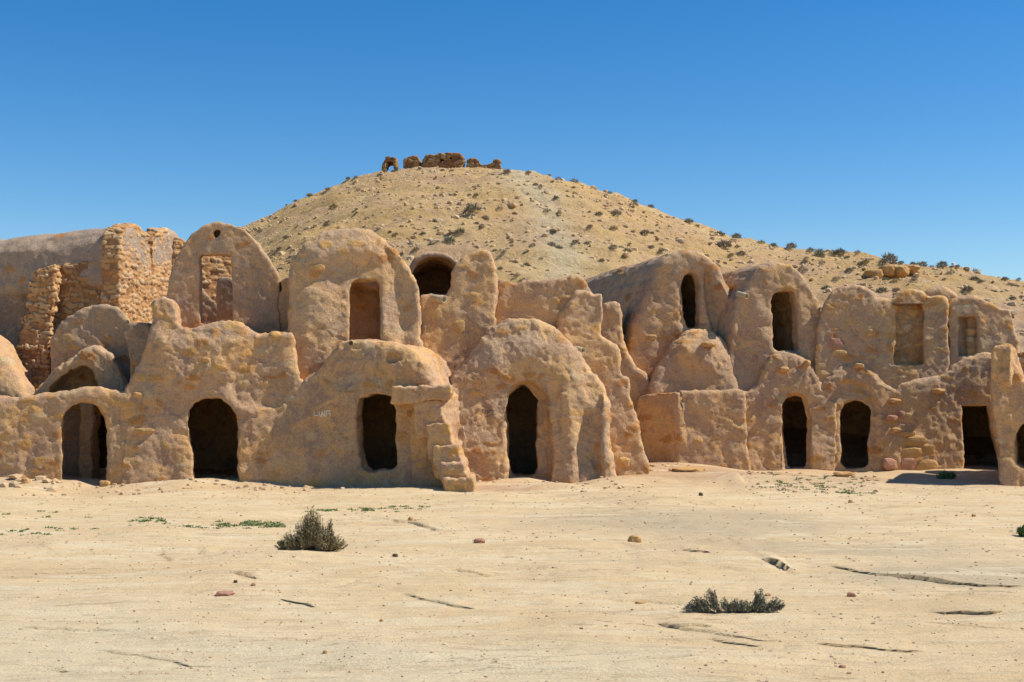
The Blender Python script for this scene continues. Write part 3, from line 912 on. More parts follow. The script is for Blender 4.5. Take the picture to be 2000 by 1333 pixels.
# L second upper vault
pl = Plane(28.15, 1530, 0, .10)
r = rp('granary', pl, 1530, 'upper granary with a dark door above a lower niche door, right of the long vault')
masonry('vault', pl, [(1422, 830), (1430, 640), (1440, 585), (1452, 570), (1464, 542), (1485, 520), (1512, 510), (1545, 514), (1570, 534), (1590, 564), (1606, 592), (1612, 640), (1618, 800)],
        'warm', depth=5.0, parent=r, R=.14, sx=-.30, h=.042, holes=[[(1509, 688), (1512, 640), (1509, 600), (1512, 575), (1528, 569), (1552, 570), (1558, 600), (1559, 650), (1563, 688)]],
        chamber=(2.4, 4.0), carve=[([(1500, 830), (1500, 748), (1605, 748), (1605, 830)], -1, 9)], stones=.16, light=.2, bvh='L',
        reliefs=[([(1440, 580), (1470, 575), (1490, 700), (1450, 790), (1420, 790)], .10, .2)])
pl = Plane(27.9, 1540, 0, .10)
masonry('wall', pl, [(1432, 955), (1436, 800), (1438, 764), (1462, 762), (1478, 745), (1488, 715), (1508, 692), (1545, 684), (1578, 700), (1598, 735), (1620, 775), (1633, 790), (1633, 955)],
        'warm', depth=3.6, parent=r, R=.16, rz=1.75, h=.032, holes=[[(1537, 917), (1533, 860), (1529, 800), (1535, 780), (1552, 771), (1566, 777), (1571, 800), (1575, 860), (1578, 917)]],
        chamber=(-.02, 1.75), stones=.30, bvh='O',
        reliefs=[([(1530, 930), (1528, 800), (1540, 770), (1560, 765), (1578, 782), (1584, 850), (1586, 930)], .14, .06)])
# M mid dome
pl = Plane(27.95, 1355, 0, .18)
r = rp('granary', pl, 1355, 'windowless rounded plaster dome just above the low box-shaped wall')
masonry('dome', pl, [(1250, 920), (1255, 790), (1268, 745), (1288, 708), (1308, 676), (1335, 650), (1360, 643), (1390, 647), (1412, 662), (1428, 690), (1440, 730), (1447, 780), (1450, 920)],
        'warm', depth=2.4, parent=r, R=.22, Rw=1.0, stones=.10, light=.25, bvh='M', reliefs=[([(1330, 660), (1400, 660), (1420, 700), (1400, 740), (1310, 700)], -.14, .3)])
# N low wall
pl = Plane(27.45, 1465, 0, .0)
r = rp('low_wall', pl, 1390, 'low flat-topped plaster wall with a long vertical crack, in front of the windowless dome', 'wall')
pl2 = Plane(27.55, 1400, 0, .07)
masonry('front_wall', pl2, [(1328, 945), (1318, 860), (1318, 763), (1400, 762), (1454, 762), (1458, 800), (1462, 870), (1466, 945)],
        'warm', depth=.4, parent=r, R=.05, stones=.10, light=.25, smooth_poly=1, bvh='N', sx=.05)
pl3 = Plane(27.62, 1322, -38, .0)
masonry('side_wall', pl3, [(1238, 945), (1238, 773), (1285, 768), (1324, 763), (1330, 850), (1332, 945)],
        'gold', depth=.35, parent=r, R=.05, stones=.35, smooth_poly=1, bvh='N2', sx=.5)
strokes('crack', 'N', [[(1330, 766), (1329, 785), (1333, 800), (1330, 812), (1334, 826), (1331, 848), (1333, 862)]], .03, M['crackdark'], r)

# P, Q, R, S on the right
pl = Plane(27.9, 1670, 0, .10)
r = rp('granary', pl, 1670, 'two-storey granary with an irregular door below and a blocked-up doorway above on its right')
masonry('lower_wall', pl, [(1588, 955), (1590, 770), (1612, 738), (1635, 716), (1660, 706), (1690, 708), (1712, 726), (1730, 748), (1750, 760), (1790, 742), (1800, 955)],
        'warm', depth=3.4, parent=r, R=.14, rz=1.7, holes=[[(1645, 915), (1642, 850), (1640, 800), (1650, 788), (1668, 782), (1688, 788), (1699, 796), (1699, 840), (1694, 870), (1699, 915)]],
        chamber=(-.02, 1.6), stones=.33, bvh='P', h=.032,
        reliefs=[([(1615, 790), (1640, 745), (1690, 740), (1720, 790), (1715, 940), (1615, 940)], .07, .12)])
pl = Plane(28.12, 1720, 0, .03)
masonry('upper_wall', pl, [(1590, 800), (1594, 640), (1606, 596), (1622, 572), (1646, 559), (1676, 558), (1700, 570), (1710, 586), (1742, 583), (1752, 571), (1776, 563), (1800, 568), (1812, 578), (1850, 581), (1853, 640), (1856, 800)],
        'warm', depth=2.2, parent=r, chamber=False, carve=[([(1628, 830), (1628, 745), (1722, 745), (1722, 830)], -1, 9)], R=.07, stones=.30, bvh='Q', h=.032, sx=.25,
        reliefs=[([(1747, 712), (1749, 600), (1758, 594), (1798, 594), (1803, 610), (1805, 712)], .22, .03)])
def slab(name, key_plane, poly, mat, depth, parent, **kw):
    return masonry(name, key_plane, poly, mat, depth=depth, parent=parent, R=.02, rough=.35, stones=0, smooth_poly=0, wob=.4, **kw)
masonry('blocked_door', Plane(28.36, 1776, 0, 0), [(1742, 718), (1743, 592), (1808, 592), (1810, 718)], 'infill', depth=.2, parent=r, R=.01, stones=.8, rough=.8, smooth_poly=0, h=.026)
slab('lintel', Plane(28.12, 1776, 0, 0), [(1743, 597), (1743, 591), (1806, 590), (1806, 596)], 'wood', .2, r)

pl = Plane(28.2, 1920, 0, .03)
r = rp('granary', pl, 1910, 'right-hand granary with a squared black doorway below and a half-blocked niche above')
masonry('upper_wall', pl, [(1850, 820), (1851, 650), (1853, 590), (1875, 577), (1900, 577), (1925, 588), (1952, 603), (1975, 605), (1980, 630), (1984, 660), (1990, 690), (1994, 820)],
        'warm', depth=1.6, parent=r, chamber=False, carve=[([(1862, 850), (1862, 735), (2010, 735), (2010, 850)], -1, 9)], R=.05, stones=.20, h=.032, bvh='R', sx=.30,
        reliefs=[([(1872, 696), (1872, 618), (1908, 618), (1912, 696)], .25, .03)])
masonry('infill', Plane(28.42, 1902, 0, 0), [(1890, 700), (1889, 622), (1905, 618), (1914, 625), (1916, 700)], 'infill', depth=.3, parent=r, R=.04, stones=.7, rough=1.4, h=.03)
slab('mortar_patch', Plane(28.22, 1885, 0, .02), [(1864, 618), (1862, 594), (1900, 592), (1904, 616)], 'patch', .12, r)
pl = Plane(27.9, 1860, 0, .09)
masonry('lower_wall', pl, [(1738, 955), (1742, 800), (1748, 752), (1790, 738), (1840, 732), (1860, 712), (1880, 700), (1920, 691), (1960, 692), (2030, 700), (2060, 720), (2060, 955)],
        'warm', depth=3.4, parent=r, R=.14, rz=1.7, hsm=0, holes=[[(1883, 921), (1881, 860), (1880, 793), (1930, 792), (1936, 830), (1944, 870), (1950, 921)]],
        chamber=(-.02, 1.75), stones=.38, bvh='S', h=.032, sx=.30)
# small dome behind
pl = Plane(30.5, 1840, 0, .0)
masonry('vault_roof', pl, [(1790, 640), (1795, 585), (1815, 565), (1840, 559), (1862, 568), (1885, 590), (1890, 640)], 'grey', depth=1.5, R=.1, stones=.05, sx=.3,
        label='small curved vault top peeping over the right granaries', cat='vault')
# T near pillar building
pl = Plane(23.55, 1970, 0, .03)
r = rp('corner_building', pl, 1980, 'plaster corner with a square pillar top and arched opening at the right photo edge', 'building')
masonry('wall', pl, [(1957, 975), (1952, 920), (1948, 860), (1938, 800), (1935, 740), (1934, 673), (1974, 670), (1982, 700), (1996, 750), (2070, 752), (2180, 756), (2180, 975)],
        'gold', depth=3.0, parent=r, R=.05, stones=.14, bvh='T', sx=.42, smooth_poly=1,
        holes=[[(1984, 915), (1981, 870), (1988, 838), (2003, 824), (2040, 818), (2070, 840), (2075, 915)]], chamber=(.35, 1.35), split='opening',
        reliefs=[([(1925, 660), (1992, 660), (1990, 740), (1925, 740)], -.02, .05)])
masonry('pillar_face', Plane(23.75, 1985, 55, 0), [(1972, 756), (1976, 672), (1990, 690), (2000, 756)], 'warm', depth=.25, parent=r, R=.04, stones=.1, h=.03)
# reddish ruin behind it
masonry('ruined_wall', Plane(26.8, 2010, 0, 0), [(1984, 800), (1988, 690), (2010, 686), (2080, 700), (2080, 800)], 'rubble', depth=.6, kind='rubble', R=.03, stones=0,
        label='reddish rubble wall glimpsed behind the pillar at the right photo edge', cat='wall')

# ------------------------------------------------------------------ stone building, far left
pl = Plane(28.2, 170, 0, .0)
rU = rp('stone_building', pl, 230, 'large ruined rubble-stone building with pale vault roofs, upper left', 'building')
masonry('stone_wall', pl, [(96, 740), (103, 600), (106, 516), (165, 512), (232, 510), (238, 560), (243, 650), (245, 740)], 'rubble_shaded', depth=1.2, parent=rU, kind='rubble', R=.02, h=.023, smooth_poly=1, sx=0)
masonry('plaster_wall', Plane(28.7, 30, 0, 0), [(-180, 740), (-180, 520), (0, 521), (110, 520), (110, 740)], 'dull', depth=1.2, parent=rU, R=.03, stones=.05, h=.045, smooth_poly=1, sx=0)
masonry('stone_steps', Plane(27.8, 70, 0, 0), [(22, 740), (28, 682), (36, 655), (34, 650), (42, 640), (40, 622), (50, 612), (48, 580), (56, 570), (55, 552), (62, 548), (64, 530), (80, 524), (106, 519), (105, 600), (98, 685), (97, 740)],
        'rubble', depth=.7, parent=rU, kind='rubble', R=.04, h=.023, smooth_poly=0, rough=1.3, sx=0)
pg = Plane(28.05, 238, 79, .0)
masonry('gable', pg, [(236, 760), (233, 560), (233, 500), (238, 462), (248, 445), (262, 438), (277, 446), (290, 470), (298, 500), (303, 560), (306, 760)], 'rubble', depth=.45, parent=rU, kind='rubble', R=.03, h=.024, sx=0)
masonry('vault_roof', pg, [(238, 560), (238, 500), (241, 462), (250, 446), (262, 440), (275, 447), (287, 470), (295, 500), (297, 560)], 'roof', depth=9.0, parent=rU, R=.0, h=.06, sx=0, sz=-.075, stones=.05, light=.3, rough=1.1)
masonry('gable', pg, [(296, 760), (297, 520), (298, 480), (306, 458), (322, 450), (335, 447), (348, 456), (357, 482), (362, 560), (366, 760)], 'rubble', depth=.45, parent=rU, kind='rubble', R=.03, h=.024, sx=0)
masonry('vault_roof', pg, [(298, 520), (300, 482), (308, 460), (322, 452), (335, 449), (346, 458), (355, 484), (358, 560)], 'roof', depth=5.0, parent=rU, R=.0, h=.07, sx=0, sz=-.03, stones=.05, rough=1.1)
masonry('stone_wall', Plane(31.0, 430, 30, 0), [(330, 740), (335, 470), (350, 462), (388, 480), (420, 484), (458, 492), (470, 520), (478, 560), (480, 740)], 'rubble', depth=.6, kind='rubble', R=.03, h=.03, sx=0,
        label='sunlit rubble wall seen through the rectangular window of the tall gable', cat='wall')

# ------------------------------------------------------------------ drain pipes, jutting stones, writing
def pipe(key, px, py, par, L=.28, r=.05, d=(.55, -.8, -.12)):
    hnb = cast(key, px, py)
    if not hnb: print('no hit', key, px, py); return
    p = np.array(hnb[0][:]); d = np.array(d) / np.linalg.norm(d)
    tube('drain_pipe', p - d * .15, p + d * L, r * .95, r, M['clay'], par)
allroots = {}
pipe('C', 686, 671, rC, .10, .055, (.05, -1, -.05))
rF = [o for o in COL.objects if o.name == 'ruined_wall' and o.type == 'EMPTY'][0]
pipe('F', 850, 583, rF, .26, .075, (.75, -.7, -.15))
gB = [o for o in COL.objects if o.get('label', '').startswith('granary with the widest')][0]
gE = [o for o in COL.objects if o.get('label', '').startswith('big upper')][0]
gG = [o for o in COL.objects if o.get('label', '').startswith('central domed')][0]
gK = [o for o in COL.objects if o.get('label', '').startswith('long barrel')][0]
gL = [o for o in COL.objects if o.get('label', '').startswith('upper granary with a dark')][0]
gM = [o for o in COL.objects if o.get('label', '').startswith('windowless')][0]
gP = [o for o in COL.objects if o.get('label', '').startswith('two-storey')][0]
gS = [o for o in COL.objects if o.get('label', '').startswith('right-hand granary')][0]
pipe('J', 1126, 682, gG, .18, .06, (.7, -.7, -.2))
pipe('L', 1450, 577, gL, .14, .07, (.6, -.8, -.25))
def jut(key, px, py, w, hh, par, mat='stone', t=.16, name='jutting_stone'):
    hnb = cast(key, px, py)
    if not hnb: print('no hit', key, px, py); return
    Y = hnb[0].y; k = Y / FOC
    rock(name, (hnb[0].x, hnb[0].y - .02 + (.16 - t) * .32, hnb[0].z), (w * k / 2, t, hh * k / 2), M[mat], par, seed=px)
for key, px, py, w, hh, par in [('M', 1382, 674, 24, 12, gM), ('O', 1441, 713, 16, 11, gL), ('O', 1531, 722, 19, 11, gL), ('O', 1576, 710, 12, 14, gL),
                                ('P', 1676, 715, 20, 10, gP), ('P', 1745, 783, 24, 9, gP), ('P', 1740, 817, 24, 12, gP), ('P', 1748, 840, 18, 10, gP),
                                ('S', 1832, 764, 26, 11, gS), ('S', 1777, 739, 22, 14, gS), ('P', 1738, 752, 14, 18, gP), ('P', 1742, 727, 26, 14, gP), ('P', 1734, 908, 32, 26, gP)]:
    jut(key, px, py, w, hh, par, 'stone' if px % 3 else 'stone_pink')
for key, px, py, w, hh, par, mt in [('S', 1772, 848, 34, 12, gP, 'stone'), ('S', 1785, 862, 50, 20, gP, 'stone'), ('S', 1780, 885, 54, 26, gP, 'stone'), ('S', 1812, 880, 32, 26, gP, 'stone'), ('S', 1773, 907, 34, 26, gP, 'stone_pink'), ('S', 1811, 912, 40, 28, gP, 'stone'), ('S', 1761, 810, 16, 18, gP, 'stone_pink'),
        ('Q', 1632, 672, 34, 24, gP, 'stone_pink'), ('Q', 1640, 690, 34, 14, gP, 'stone'), ('Q', 1702, 650, 20, 16, gP, 'stone'), ('B', 282, 842, 40, 12, gB, 'stone'), ('B', 270, 772, 22, 12, gB, 'stone'), ('B', 402, 703, 18, 8, gB, 'stone'), ('C', 822, 889, 20, 15, rC, 'stone'),
        ('F', 896, 638, 26, 28, rF, 'stone'), ('J', 1218, 905, 26, 22, gG, 'stone'), ('K', 1272, 660, 24, 12, gK, 'stone'), ('E', 620, 522, 34, 14, gE, 'stone')]:
    jut(key, px, py, w, hh, par, mt, .055, 'exposed_stone')
# scratched name and pen scribbles
strokes('scratched_letters', 'C', [[(614, 804), (614, 812), (622, 812)], [(624, 804), (624, 812)], [(627, 810), (627, 814)],
        [(629, 814), (629, 804), (634, 814), (634, 803)], [(637, 814), (637, 803), (644, 803), (645, 814)], [(638, 808), (645, 808)]], .018, M['scratch'], rC, 'scratched letters LINA')
strokes('pen_scribble', 'G', [[(946, 800), (942, 800), (942, 807), (946, 807)], [(942, 803), (946, 803)], [(949, 802), (949, 808)], [(952, 808), (952, 801), (956, 807)],
        [(957, 800), (958, 804), (961, 801), (963, 804), (967, 802)], [(952, 811), (953, 813), (957, 812)], [(960, 811), (968, 810)], [(947, 815), (957, 813)]], .011, M['soot'], gG)
for ln in ([(905, 833), (907, 848), (910, 858)], [(920, 845), (925, 838), (926, 852)], [(942, 832), (942, 846)], [(976, 809), (982, 815)]):
    strokes('scratched_line', 'G', [ln], .011, M['scratch'], gG)
strokes('crack', 'K', [[(1329, 560), (1330, 580), (1328, 600), (1330, 616)]], .02, M['crackdark'], gK)
# ------------------------------------------------------------------ hilltop ruin
def hilltop(poly, lab, holes=(), Y=99.0, depth=1.6, name='stone_ruin', kind='rubble', cat='ruin', mat='ruin'):
    m = masonry(name, Plane(Y, 860, 0, 0), poly, mat, depth=depth, R=.04, kind=kind, h=.08, rough=1.1, scale=3.2, wob=2.0, smooth_poly=0, holes=holes, chamber=False, split=False,
            label=lab, cat=cat, sx=0)
    return m
hilltop([(746, 345), (747, 318), (752, 308), (762, 304), (772, 309), (776, 320), (777, 345)], 'arched stone ruin at the left end of the hilltop, with a hollow',
        holes=[[(753, 345), (754, 322), (760, 315), (769, 318), (770, 345)]])
hilltop([(787, 340), (789, 310), (797, 307), (808, 303), (817, 305), (820, 315), (819, 340)], 'squat block of ruined masonry on the hilltop, right of the arched one')
hilltop([(823, 340), (826, 315), (832, 303), (846, 302), (848, 305), (860, 299), (880, 298), (898, 298), (904, 305), (906, 312), (905, 340)],
        'longest and tallest ruined wall on the hilltop with small see-through holes', holes=[[(861, 314), (861, 308), (866, 309), (865, 315)], [(878, 311), (878, 308), (882, 308), (882, 312)]])
hilltop([(911, 340), (912, 311), (922, 309), (934, 311), (938, 320), (950, 325), (951, 340)], 'low broken block of masonry right of the tallest hilltop wall')
hilltop([(940, 340), (942, 321), (960, 320), (966, 312), (976, 313), (979, 325), (979, 340)], 'small wall stub with a raised right end at the right of the hilltop ruins')

# ------------------------------------------------------------------ plants
def leaf_mat(name, c1, c2, c3):
    m, nt, b = new_mat(name); g = G(nt)
    oi = nt.nodes.new('ShaderNodeObjectInfo').outputs['Random']
    c = g.mix(g.rng(g.noise(g.pos(), 9, 3), .4, .6), c1, c2)
    c = g.mix(g.rng(g.noise(g.pos(), 40, 2), .5, .65), c, c3)
    c = g.mix(g.math('MULTIPLY', oi, .5), c, c3)
    nt.links.new(c, b.inputs['Base Color']); b.inputs['Roughness'].default_value = .8
    return m
M['olive'] = leaf_mat('olive_twigs', (.34, .28, .14), (.24, .225, .10), (.42, .30, .18))
M['drygreen'] = leaf_mat('grey_green_leaves', (.20, .20, .13), (.15, .16, .10), (.30, .25, .17))
M['greyleaf'] = leaf_mat('grey_dry_twigs', (.28, .235, .165), (.21, .19, .14), (.35, .28, .19))
M['green'] = leaf_mat('fresh_green_leaves', (.14, .22, .07), (.09, .16, .05), (.20, .24, .09))
M['twig'] = plain('brown_twigs', (.16, .11, .07), (.11, .075, .05), 20, .002)

def blades(rs, base, tip, w, bend=.0):
    """ribbons: base,tip (n,3) -> V,F (two quads each)"""
    n = len(base)
    d = tip - base; L = np.linalg.norm(d, axis=1)[:, None]
    side = np.cross(d, rs.normal(size=(n, 3))); side /= np.linalg.norm(side, axis=1)[:, None] + 1e-9
    mid = base + d * .55 + side * L * bend * rs.uniform(-1, 1, (n, 1))
    w = np.asarray(w).reshape(-1, 1) * np.ones((n, 1))
    V = np.stack([base - side * w * .5, base + side * w * .5, mid + side * w * .5, mid - side * w * .5, tip + side * w * .12, tip - side * w * .12], 1)
    i = np.arange(n)[:, None] * 6
    F = np.concatenate([i + np.array([[0, 1, 2, 3]]), i + np.array([[3, 2, 4, 5]])])
    return V.reshape(-1, 3), F

def shrub_mesh(rs, W, D, H, nst, lobes, spread=1.0, leafy=14, lw=.005, ll=.022):
    """upright brushy shrub made of lobes: (x,y,height factor,radius). returns twigs, leaves"""
    TB = []; TT = []; LB = []; LT = []
    for k in range(nst):
        lx, ly, lh, lr = lobes[rs.randint(len(lobes))]
        b = np.array([lx * .55 * W + rs.normal() * .06 * W, ly * .55 * D + rs.normal() * .06 * D, -.01])
        an = rs.uniform(0, 2 * math.pi); rr = math.sqrt(rs.uniform()) * lr
        hh = lh * H * (1 - .55 * (rr / lr) ** 2) * rs.uniform(.72, 1.05)
        t = np.array([(lx + rr * math.cos(an)) * W, (ly + rr * math.sin(an)) * D, hh])
        mid = (b + t) / 2 + np.array([(t - b)[0] * .18, (t - b)[1] * .18, -.08 * hh])
        TB += [b, mid]; TT += [mid, t]
        for j in range(leafy):
            f = rs.uniform(.25, 1) ** .7
            p = (b + (mid - b) * f * 2) if f < .5 else (mid + (t - mid) * (f * 2 - 1))
            dr = (t - b) / np.linalg.norm(t - b) * .9 + rs.normal(size=3) * .55
            dr /= np.linalg.norm(dr)
            LB.append(p + rs.normal(size=3) * .008); LT.append(p + dr * ll * rs.uniform(.6, 1.6))
    return blades(rs, np.array(TB), np.array(TT), .006), blades(rs, np.array(LB), np.array(LT), lw * rs.uniform(.7, 1.4, len(LB)))

def shrub(name, px, py, W, D, H, lobes, nst, lab, cat, seed, mats=('twig', 'olive'), **kw):
    rs = np.random.RandomState(seed)
    x, y, z = ground_hit(px, py)
    r = empty(name, (x, y, z), lab, cat)
    (v1, f1), (v2, f2) = shrub_mesh(rs, W, D, H, nst, lobes, **kw)
    o = np.array([x, y, z])
    mesh_np('twigs', v1 + o, f1, M[mats[0]], r, smooth=False)
    mesh_np('foliage', v2 + o, f2, M[mats[1]], r, smooth=False)
shrub('desert_shrub', 608, 1079, .37, .26, .50, [(0, 0, 1.0, .26), (-.12, .1, .97, .22), (-.3, 0, .72, .3), (-.6, 0, .45, .3), (.5, -.2, .5, .35), (.75, 0, .36, .28), (-.85, .1, .26, .2), (.2, .1, .85, .2), (.5, .1, .74, .14), (.1, 0, .9, .2)],
      520, 'taller bushy olive shrub growing alone on the pale ground, left of centre', 'shrub', 3, leafy=24)
shrub('desert_shrub', 1438, 1197, .36, .16, .185, [(-.85, 0, .7, .22), (-.55, 0, 1.15, .16), (-.3, 0, .55, .3), (0, 0, .7, .2), (.2, 0, .6, .25), (.5, 0, 1.0, .15), (.85, 0, .6, .2), (-.95, 0, .35, .2), (.65, 0, .5, .3)],
      260, 'low straggly grey-green shrub spread along the ground in the right foreground', 'shrub', 5, mats=('twig', 'drygreen'), leafy=18, ll=.018)
# small fresh plant by the doorway
shrub('green_plant', 1849, 936, .17, .13, .14, [(0, 0, 1, .6), (-.5, 0, .8, .5), (.5, 0, .8, .5)], 90, 'small bright green plant in front of the squared black doorway', 'plant', 8,
      mats=('green', 'green'), leafy=14, lw=.022, ll=.05)
shrub('green_plant', 2001, 1048, .08, .08, .12, [(0, 0, 1, .8)], 60, 'tiny green plant cut by the right photo edge', 'plant', 9, mats=('green', 'green'), leafy=12, lw=.015, ll=.035)
# dry bush on rubble
def bush_mesh(seed, dense=260, col=0):
    rs = np.random.RandomState(seed)
    n = dense
    c = rs.normal(size=(n, 3)); c /= np.linalg.norm(c, axis=1)[:, None]; c[:, 2] = np.abs(c[:, 2])
    lump = 1 + .35 * pnoise(c * 2.2 + seed * 4)
    rr = rs.uniform(.35, 1, (n, 1)) ** .5
    p = c * rr * np.array([.5, .5, .42]) * lump[:, None]
    t = p + (c * .8 + rs.normal(size=(n, 3)) * .45 + np.array([0, 0, .35])) * rs.uniform(.10, .22, (n, 1))
    p[:, 2] = np.maximum(p[:, 2], 0); t[:, 2] = np.maximum(t[:, 2], .01)
    v, f = blades(rs, p, t, rs.uniform(.03, .065, n))
    b = np.zeros((30, 3)); b[:, :2] = rs.normal(size=(30, 2)) * .08; b[:, 2] = -.1
    v2, f2 = blades(rs, b, p[:30] * 1.05, .03)
    v3 = np.concatenate([v, v2]); f3 = np.concatenate([f, f2 + len(v)])
    return v3, f3
BM = []
for k in range(8):
    v, f = bush_mesh(k + 40, 300 if k < 5 else 150)
    o = mesh_np('hill_bush', v, f, M[['drygreen', 'olive', 'greyleaf', 'drygreen', 'greyleaf', 'olive', 'greyleaf', 'drygreen'][k]], smooth=False)
    BM.append(o.data); bpy.data.objects.remove(o)
def place_bush(px, py, w, lab, grp=None, k=None, hit=hill_hit, hf=1.0, name='hill_bush'):
    x, y, z = hit(px, py)
    k = random.randrange(8) if k is None else k
    o = bpy.data.objects.new(name, BM[k])
    s = w * y / FOC / 1.15
    o.scale = (s, s, s * hf * random.uniform(.75, 1.0)); o.location = (x, y, z - .03 * s)
    o.rotation_euler = (0, 0, random.uniform(0, 6.28))
    COL.objects.link(o); props(o, lab, 'bush', grp)
    return o
random.seed(11)
def L1(px, py, w, lab, k=0): place_bush(px, py, w, lab, None, k)
L1(923, 417, 33, 'largest dark bush on the middle of the hillside, below the ruins')
L1(1737, 502, 34, 'broad grey bush breaking the skyline of the right ridge', 4)
L1(1840, 514, 22, 'dense rounded green bush on the skyline of the right ridge', 3)
L1(1722, 571, 24, 'dense green bush just above the right granary roofs', 3)
L1(1413, 484, 34, 'leaning grey bush on the slope above the second upper vault', 4)
L1(1203, 420, 26, 'wide grey bush on the right slope, below the skyline', 4)
L1(898, 455, 22, 'dark bush on the slope below the largest one')
L1(877, 475, 26, 'low spreading green bush lower left of the dark bush', 3)
left = [(508, 452), (549, 432), (560, 398), (577, 391), (604, 373), (652, 404), (696, 408), (715, 404), (637, 440), (661, 442), (585, 456), (583, 468), (558, 464), (530, 470), (545, 488), (532, 492), (566, 500),
        (548, 524), (605, 375), (680, 345), (695, 343), (742, 341), (820, 328), (864, 331), (768, 334), (717, 427), (774, 462), (805, 438), (826, 455), (852, 430), (813, 489), (880, 380), (917, 383), (950, 427), (745, 350), (640, 370), (700, 370)]
mid = [(962, 340), (973, 358), (990, 335), (1055, 364), (1086, 388), (1069, 417), (985, 430), (975, 408), (948, 424), (930, 436), (1000, 430), (1077, 478), (999, 473), (985, 492), (967, 490), (1028, 518), (1010, 545), (977, 525), (1000, 535), (1022, 549), (1040, 480),
       (930, 380), (1046, 360), (1120, 365), (1107, 373), (1122, 378), (1151, 413), (1170, 418), (1153, 448), (1198, 448), (1236, 452), (1237, 398), (1234, 413), (1290, 420), (1260, 455), (1273, 454), (1213, 482), (1230, 478), (1272, 483), (1197, 484), (1225, 490),
       (1124, 478), (1146, 476), (1091, 484), (1292, 492), (1175, 508), (1121, 352), (1073, 340), (1090, 343), (1032, 336), (1191, 376), (1240, 392), (1270, 402)]
right = [(1328, 426), (1345, 434), (1362, 440), (1389, 452), (1405, 458), (1438, 462), (1430, 468), (1440, 480), (1428, 500), (1447, 495), (1465, 513), (1486, 474), (1510, 480), (1517, 483), (1540, 486), (1545, 478), (1563, 481), (1583, 482), (1598, 480), (1390, 514), (1398, 520), (1568, 526),
         (1572, 512), (1575, 505), (1605, 517), (1607, 487), (1600, 500), (1625, 492), (1640, 497), (1652, 503), (1656, 501), (1675, 498), (1690, 513), (1695, 545), (1712, 540), (1723, 518), (1745, 516), (1760, 500), (1783, 510), (1785, 548), (1750, 552), (1730, 545), (1800, 517), (1820, 504),
         (1830, 540), (1845, 545), (1857, 534), (1870, 522), (1885, 540), (1905, 530), (1903, 545), (1915, 550), (1930, 537), (1963, 545), (1975, 550), (1614, 540), (1633, 548), (1658, 530), (1660, 542), (1613, 563), (1700, 563), (1750, 570), (1930, 570), (1943, 568), (1978, 582), (1995, 580), (1890, 568), (1990, 545), (1600, 470), (1680, 515), (1770, 530)]
used = []
def zone(px, py):
    top = float(np.interp(px, SIL[:, 0], SIL[:, 1])); f = (py - top) / (560 - top)
    if px < 740: side, sw = 'left flank of the hill', 'grey-brown'
    elif px < 1000: side, sw = 'slope under the ruins', 'grey-brown'
    elif px < 1180: side, sw = 'slope beside the pale track', 'grey-green'
    elif px < 1420: side, sw = 'right flank of the hill', 'grey-green'
    elif px < 1700: side, sw = 'low right ridge', 'dusty green'
    else: side, sw = 'far right ridge', 'dusty green'
    if py - top < 9: band = 'against the sky on the'
    elif f < .42: band = 'high up on the'
    elif f < .7: band = 'halfway down the'
    else: band = 'low down near rooftops on the'
    w = f'small {sw} bush {band} {side}'
    return w, f'bushes {band} {side}'
for lst, sz in ((left, 14), (mid, 17), (right, 21)):
    for px, py in lst:
        lab, grp = zone(px, py)
        if px > 1320 and random.random() < .16: continue
        place_bush(px, py + 3, sz * random.uniform(.4, 1.15), lab, grp)
        used.append((px, py))
rng = random.Random(5)
n = 0
while n < 12:
    px = rng.uniform(490, 1400)
    top = float(np.interp(px, SIL[:, 0], SIL[:, 1]))
    py = top + 4 + rng.random() ** 1.1 * (570 - top)
    if min((px - a) ** 2 + (py - b) ** 2 for a, b in used) < 100: continue
    used.append((px, py)); n += 1
    lab, grp = zone(px, py)
    place_bush(px, py, rng.uniform(5, 11) * (1.25 if px > 1320 else 1), lab, grp, k=rng.choice([2, 4, 5, 6, 7, 6]))
x, y, z = -9.9, 27.3, 2.15
o = bpy.data.objects.new('dry_bush', BM[4]); o.location = (x, y, float(terrain(np.array([x]), np.array([y]))[0])); o.scale = (.5, .5, .4); COL.objects.link(o)
props(o, 'dry grey bush on the rubble beside the rounded gable, far left', 'bush')

# ------------------------------------------------------------------ outcrop on the ridge, rocks, pebbles
for k, (px, py, w, hh) in enumerate([(1705, 535, 30, 16), (1732, 530, 24, 20), (1757, 530, 26, 18), (1780, 528, 22, 17)]):
    hx, hy, hz = hill_hit(px, py + hh * .4)
    kk = hy / FOC
    props(rock('rock_ledge', (hx, hy, hz + hh * kk * .25), (w * kk * .6, .8, hh * kk * .6), M['stone'], seed=k * 7 + 2, sub=3),
          ['leftmost block of the ochre rock ledge on the right ridge', 'tallest rounded block of the ochre rock ledge, second from left', 'third block of the ochre rock ledge on the right ridge', 'rightmost block of the ochre rock ledge on the right ridge'][k], 'rock')
hx, hy, hz = hill_hit(1862, 524)
M['white'] = plain('whitewash', (.75, .75, .75), (.65, .65, .64), 3)
props(rock('white_stone', (hx, hy, hz + .1), (.10, .10, .12), M['white'], seed=3), 'tiny white stone on the skyline of the right ridge', 'stone')

